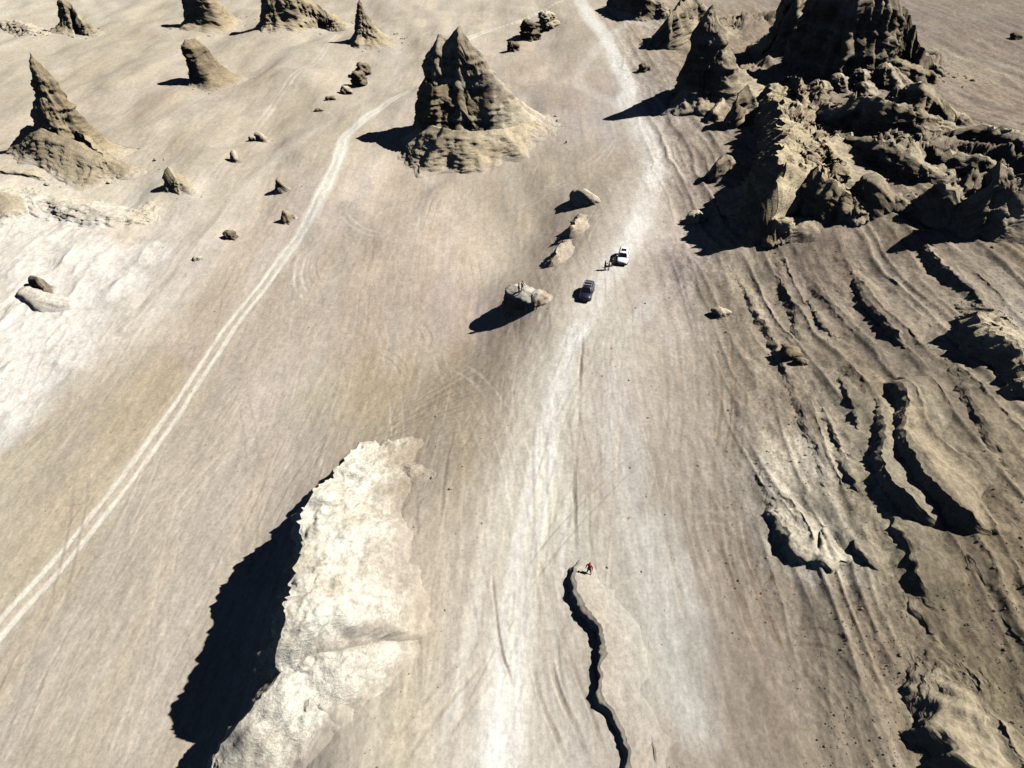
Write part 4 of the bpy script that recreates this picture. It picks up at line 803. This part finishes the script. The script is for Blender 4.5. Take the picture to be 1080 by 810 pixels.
def person(label, loc, rz, top, legs, stance=0.12, arm=0.10, fore=0.04, height=1.72, hood=None, lean=0.0, raise_r=False):
    """adult facing +y before rotation"""
    t = thing('person', label, 'person', loc, rz, 'visitors'); s = height / 1.72; t.scale = (s, s, s)
    V, E, Rr = [], [], []
    def add(p, r, link=None):
        V.append(p); Rr.append(r)
        if link is not None: E.append((link, len(V) - 1))
        return len(V) - 1
    pel = add((0, 0, .92), (.15, .11)); wa = add((0, lean * .3, 1.08), (.135, .10), pel); ch = add((0, lean * .8, 1.30), (.16, .11), wa); nk = add((0, lean, 1.47), .055, ch); hd0 = add((0, lean + .01, 1.54), .075, nk); hd = add((0, lean + .015, 1.62), .10, hd0); add((0, lean, 1.69), .07, hd)
    hands = []
    for sg in (-1, 1):
        sh = add((sg * .19, lean * .9, 1.40), .065, ch)
        if raise_r and sg > 0:
            el = add((sg * .30, .12, 1.22), .046, sh); wr = add((sg * .14, .34, 1.38), .032, el); pa = add((sg * .10, .40, 1.45), .036, wr); dr = Vector((-.25, .5, .8)).normalized()
        else:
            el = add((sg * (.22 + arm), -.03 + fore * .2, 1.13), .046, sh); wr = add((sg * (.21 + arm * 1.2), .04 + fore, .90), .032, el); pa = add((sg * (.21 + arm * 1.2), .06 + fore, .82), .036, wr); dr = Vector((0, .25, -1)).normalized()
        hands.append((Vector(V[pa]), dr, sg))
        hip = add((sg * .09, 0, .86), .10, pel); kn = add((sg * (.08 + stance * .5), .02 * sg, .48), .062, hip); an = add((sg * (.08 + stance), -.02 + .05 * sg, .09), .042, kn); add((sg * (.09 + stance), .14 + .05 * sg, .045), .042, an)
    body = skin_mesh('body', V, E, Rr, M_SKIN, t)
    # separate fingers, rooted in the palm
    bm = bmesh.new(); bm.from_mesh(body.data)
    for (p, dr, sg) in hands:
        side = dr.cross(Vector((0, 1, 0))).normalized()
        for q, (off, ln, r) in enumerate(((-.027,.062,.008),(-.009,.075,.009),(.009,.07,.0085),(.027,.05,.007),(.04,.045,.009))):
            d0 = dr if q < 4 else (dr + side * 1.1).normalized(); p0 = p + side * off + dr * (.012 if q < 4 else -.02); p1 = p0 + d0 * ln * .55; p2 = p1 + (d0 + Vector((0, .35, 0))).normalized() * ln * .45
            prev = None
            for (pp, rr) in ((p0, r), (p1, r), (p2, r * .7)):
                a = d0.orthogonal().normalized(); b = d0.cross(a); ring = [bm.verts.new(pp + (a * math.cos(x) + b * math.sin(x)) * rr) for x in (0, 1.57, 3.14, 4.71)]
                if prev:
                    for i in range(4): bm.faces.new((prev[i], prev[(i + 1) % 4], ring[(i + 1) % 4], ring[i]))
                prev = ring
            bm.faces.new(prev)
    # face: nose, ears
    for (c, r) in (((0, lean + .125, 1.605), .018), ((.098, lean + .01, 1.60), .022), ((-.098, lean + .01, 1.60), .022)):
        bmesh.ops.create_icosphere(bm, subdivisions=1, radius=r, matrix=Matrix.Translation(c))
    bm.to_mesh(body.data); bm.free()
    # clothing
    jV = [V[i] for i in range(4)]; jR = [(.175,.135),(.165,.13),(.19,.14),.075]; jE = [(0, 1), (1, 2), (2, 3)]
    jV[0] = (0, 0, .84); jV[3] = (0, lean, 1.45); k = 7
    for sg in (0, 1):
        b0 = len(jV); src = 7 + sg * 8
        for i, r in ((0, .085), (1, .064), (2, .048)): jV.append(V[src + i]); jR.append(r)
        jE += [(2, b0), (b0, b0 + 1), (b0 + 1, b0 + 2)]
    skin_mesh('jacket', jV, jE, jR, top, t)
    tV = [(0, 0, .93)]; tR = [(.165, .125)]; tE = []
    for sg in (0, 1):
        b0 = len(tV); src = 7 + sg * 8
        for i, r in ((4, .115), (5, .08), (6, .06)): tV.append(V[src + i]); tR.append(r)
        tE += [(0, b0), (b0, b0 + 1), (b0 + 1, b0 + 2)]
    skin_mesh('trousers', tV, tE, tR, legs, t)
    for sg in (0, 1):
        a = Vector(V[7 + sg * 8 + 6]); bm = bmesh.new(); bbox(bm, a.x - .05, a.x + .05, a.y - .08, a.y + .19, 0.0, .10, .03); obj('shoe', bm, M_TRIM, t, True)
    bm = bmesh.new(); bmesh.ops.create_icosphere(bm, subdivisions=2, radius=.118, matrix=Matrix.Translation((0, lean - .012, 1.645)))
    bmesh.ops.delete(bm, geom=[v for v in bm.verts if v.co.z < 1.60 and v.co.y > lean - .02 or v.co.z < 1.55], context='VERTS'); obj('hair' if hood is None else 'hood', bm, hood or M_HAIR, t, True)
    for sg in (-1, 1):
        bm = bmesh.new(); bmesh.ops.create_icosphere(bm, subdivisions=1, radius=.013, matrix=Matrix.Translation((sg * .036, lean + .108, 1.63))); obj('eye', bm, M_TRIM, t)
    bm = bmesh.new(); bbox(bm, -.028, .028, lean + .10, lean + .118, 1.553, 1.565); obj('mouth', bm, M_RED, t)
    return t
K_RED = flat('red_shell', (166,22,24), 0.8); K_BLK = flat('black_cloth', (24,24,28), 0.9); K_GRY = flat('grey_cloth', (70,70,66), 0.9); K_BRN = flat('brown_cloth', (74,46,30), 0.9); K_BLU = flat('blue_cloth', (36,44,66), 0.9); K_DR = flat('maroon_cloth', (84,30,30), 0.9); K_OLV = flat('olive_cloth', (62,62,44), 0.9)
person('person in a red jacket and dark trousers standing on the tip of the winding scarp', spot(621,605), R(150), K_RED, K_GRY, hood=K_RED)
person('person in dark clothes standing apart left of the group by the white car', spot(638,284.5), R(-80), K_OLV, K_GRY, raise_r=True)
person('person in grey-green clothes in the middle of the group by the white car', spot(642,284.5), R(70), K_GRY, K_BLK)
person('person in brown jacket at the front corner of the white car', spot(645.5,281), R(20), K_BRN, K_BLK)
person('person in maroon top nearest the white car', spot(647.5,279.5), R(110), K_DR, K_BLK, height=1.65)
person('taller dark-clad person at the left of the pair on the rock stack', spot(547.3,309), R(100), K_BLK, K_BLU, height=1.78)
person('dark-clad person at the right of the pair on the rock stack', spot(550.8,306.5), R(-150), K_BRN, K_BLK, raise_r=True)

# ------------------------------------------------------------------ loose stones too many to count
def gravel():
    bm = bmesh.new(); bmesh.ops.create_icosphere(bm, subdivisions=0 + 1, radius=1.0); base = np.array([v.co[:] for v in bm.verts]); fac = np.array([[v.index for v in f.verts] for f in bm.faces]); bm.free()
    n = 42000; v = 900 - 960 * rng.random(n) ** 1.1; u = 1180 * rng.random(n) - 50; b = (v - 405) / FPX; tt = CAM_H / (sP + b * cP); x = (u - 540) / FPX * tt; y = (cP - b * sP) * tt
    rs = right_side(x, y); clump = fbm2(x / 9, y / 14, 3, 301); keep = rng.random(n) < (0.07 + 0.75 * rs) * sstep(-0.3, 0.35, clump)
    dR, _ = seg_dist(x, y, L_ROAD, 12); keep &= np.abs(dR) > 4.5
    x, y = x[keep], y[keep]; r = 0.022 + 0.035 * rng.random(len(x)) + 0.09 * rng.random(len(x)) ** 14; r *= 1 + y / 250
    for (pts, hgt) in FOOT:                      # rubble shed round the foot of every rock
        m = min(60, int(8 + hgt * 4)); w = rng.integers(0, len(pts), m); dx, dy = rng.normal(0, 0.5 + 0.09 * hgt, (2, m))
        x = np.append(x, pts[w, 0] + dx); y = np.append(y, pts[w, 1] + dy); r = np.append(r, (0.04 + 0.016 * hgt * rng.random(m) ** 4) * (1 + pts[w, 1] / 300))
    n = len(x)
    z = ground_h(x, y) + 0.25 * r; sc = r[:, None] * (0.7 + 0.6 * rng.random((n, 3))); a = rng.random(n) * 6.28
    P = base[None] * (1 + 0.35 * (rng.random((n, len(base), 1)) - 0.5)) * sc[:, None, :]
    Q = np.stack([P[..., 0] * np.cos(a)[:, None] - P[..., 1] * np.sin(a)[:, None] + x[:, None], P[..., 0] * np.sin(a)[:, None] + P[..., 1] * np.cos(a)[:, None] + y[:, None], P[..., 2] * 0.75 + z[:, None]], -1)
    c = land_colour(x, y, z) * (0.72 + 0.36 * rng.random((n, 1))) * ALB
    F = (fac[None] + (np.arange(n) * len(base))[:, None, None]).reshape(-1, 3)
    o = mesh_np('gravel', Q.reshape(-1, 3), F, np.repeat(c, len(base), 0), M_LAND, smooth=False, alpha=np.full(n * len(base), 1.6))
    tag(o, 'loose small stones strewn over the hillside and flats', 'gravel', kind='stuff')
gravel()
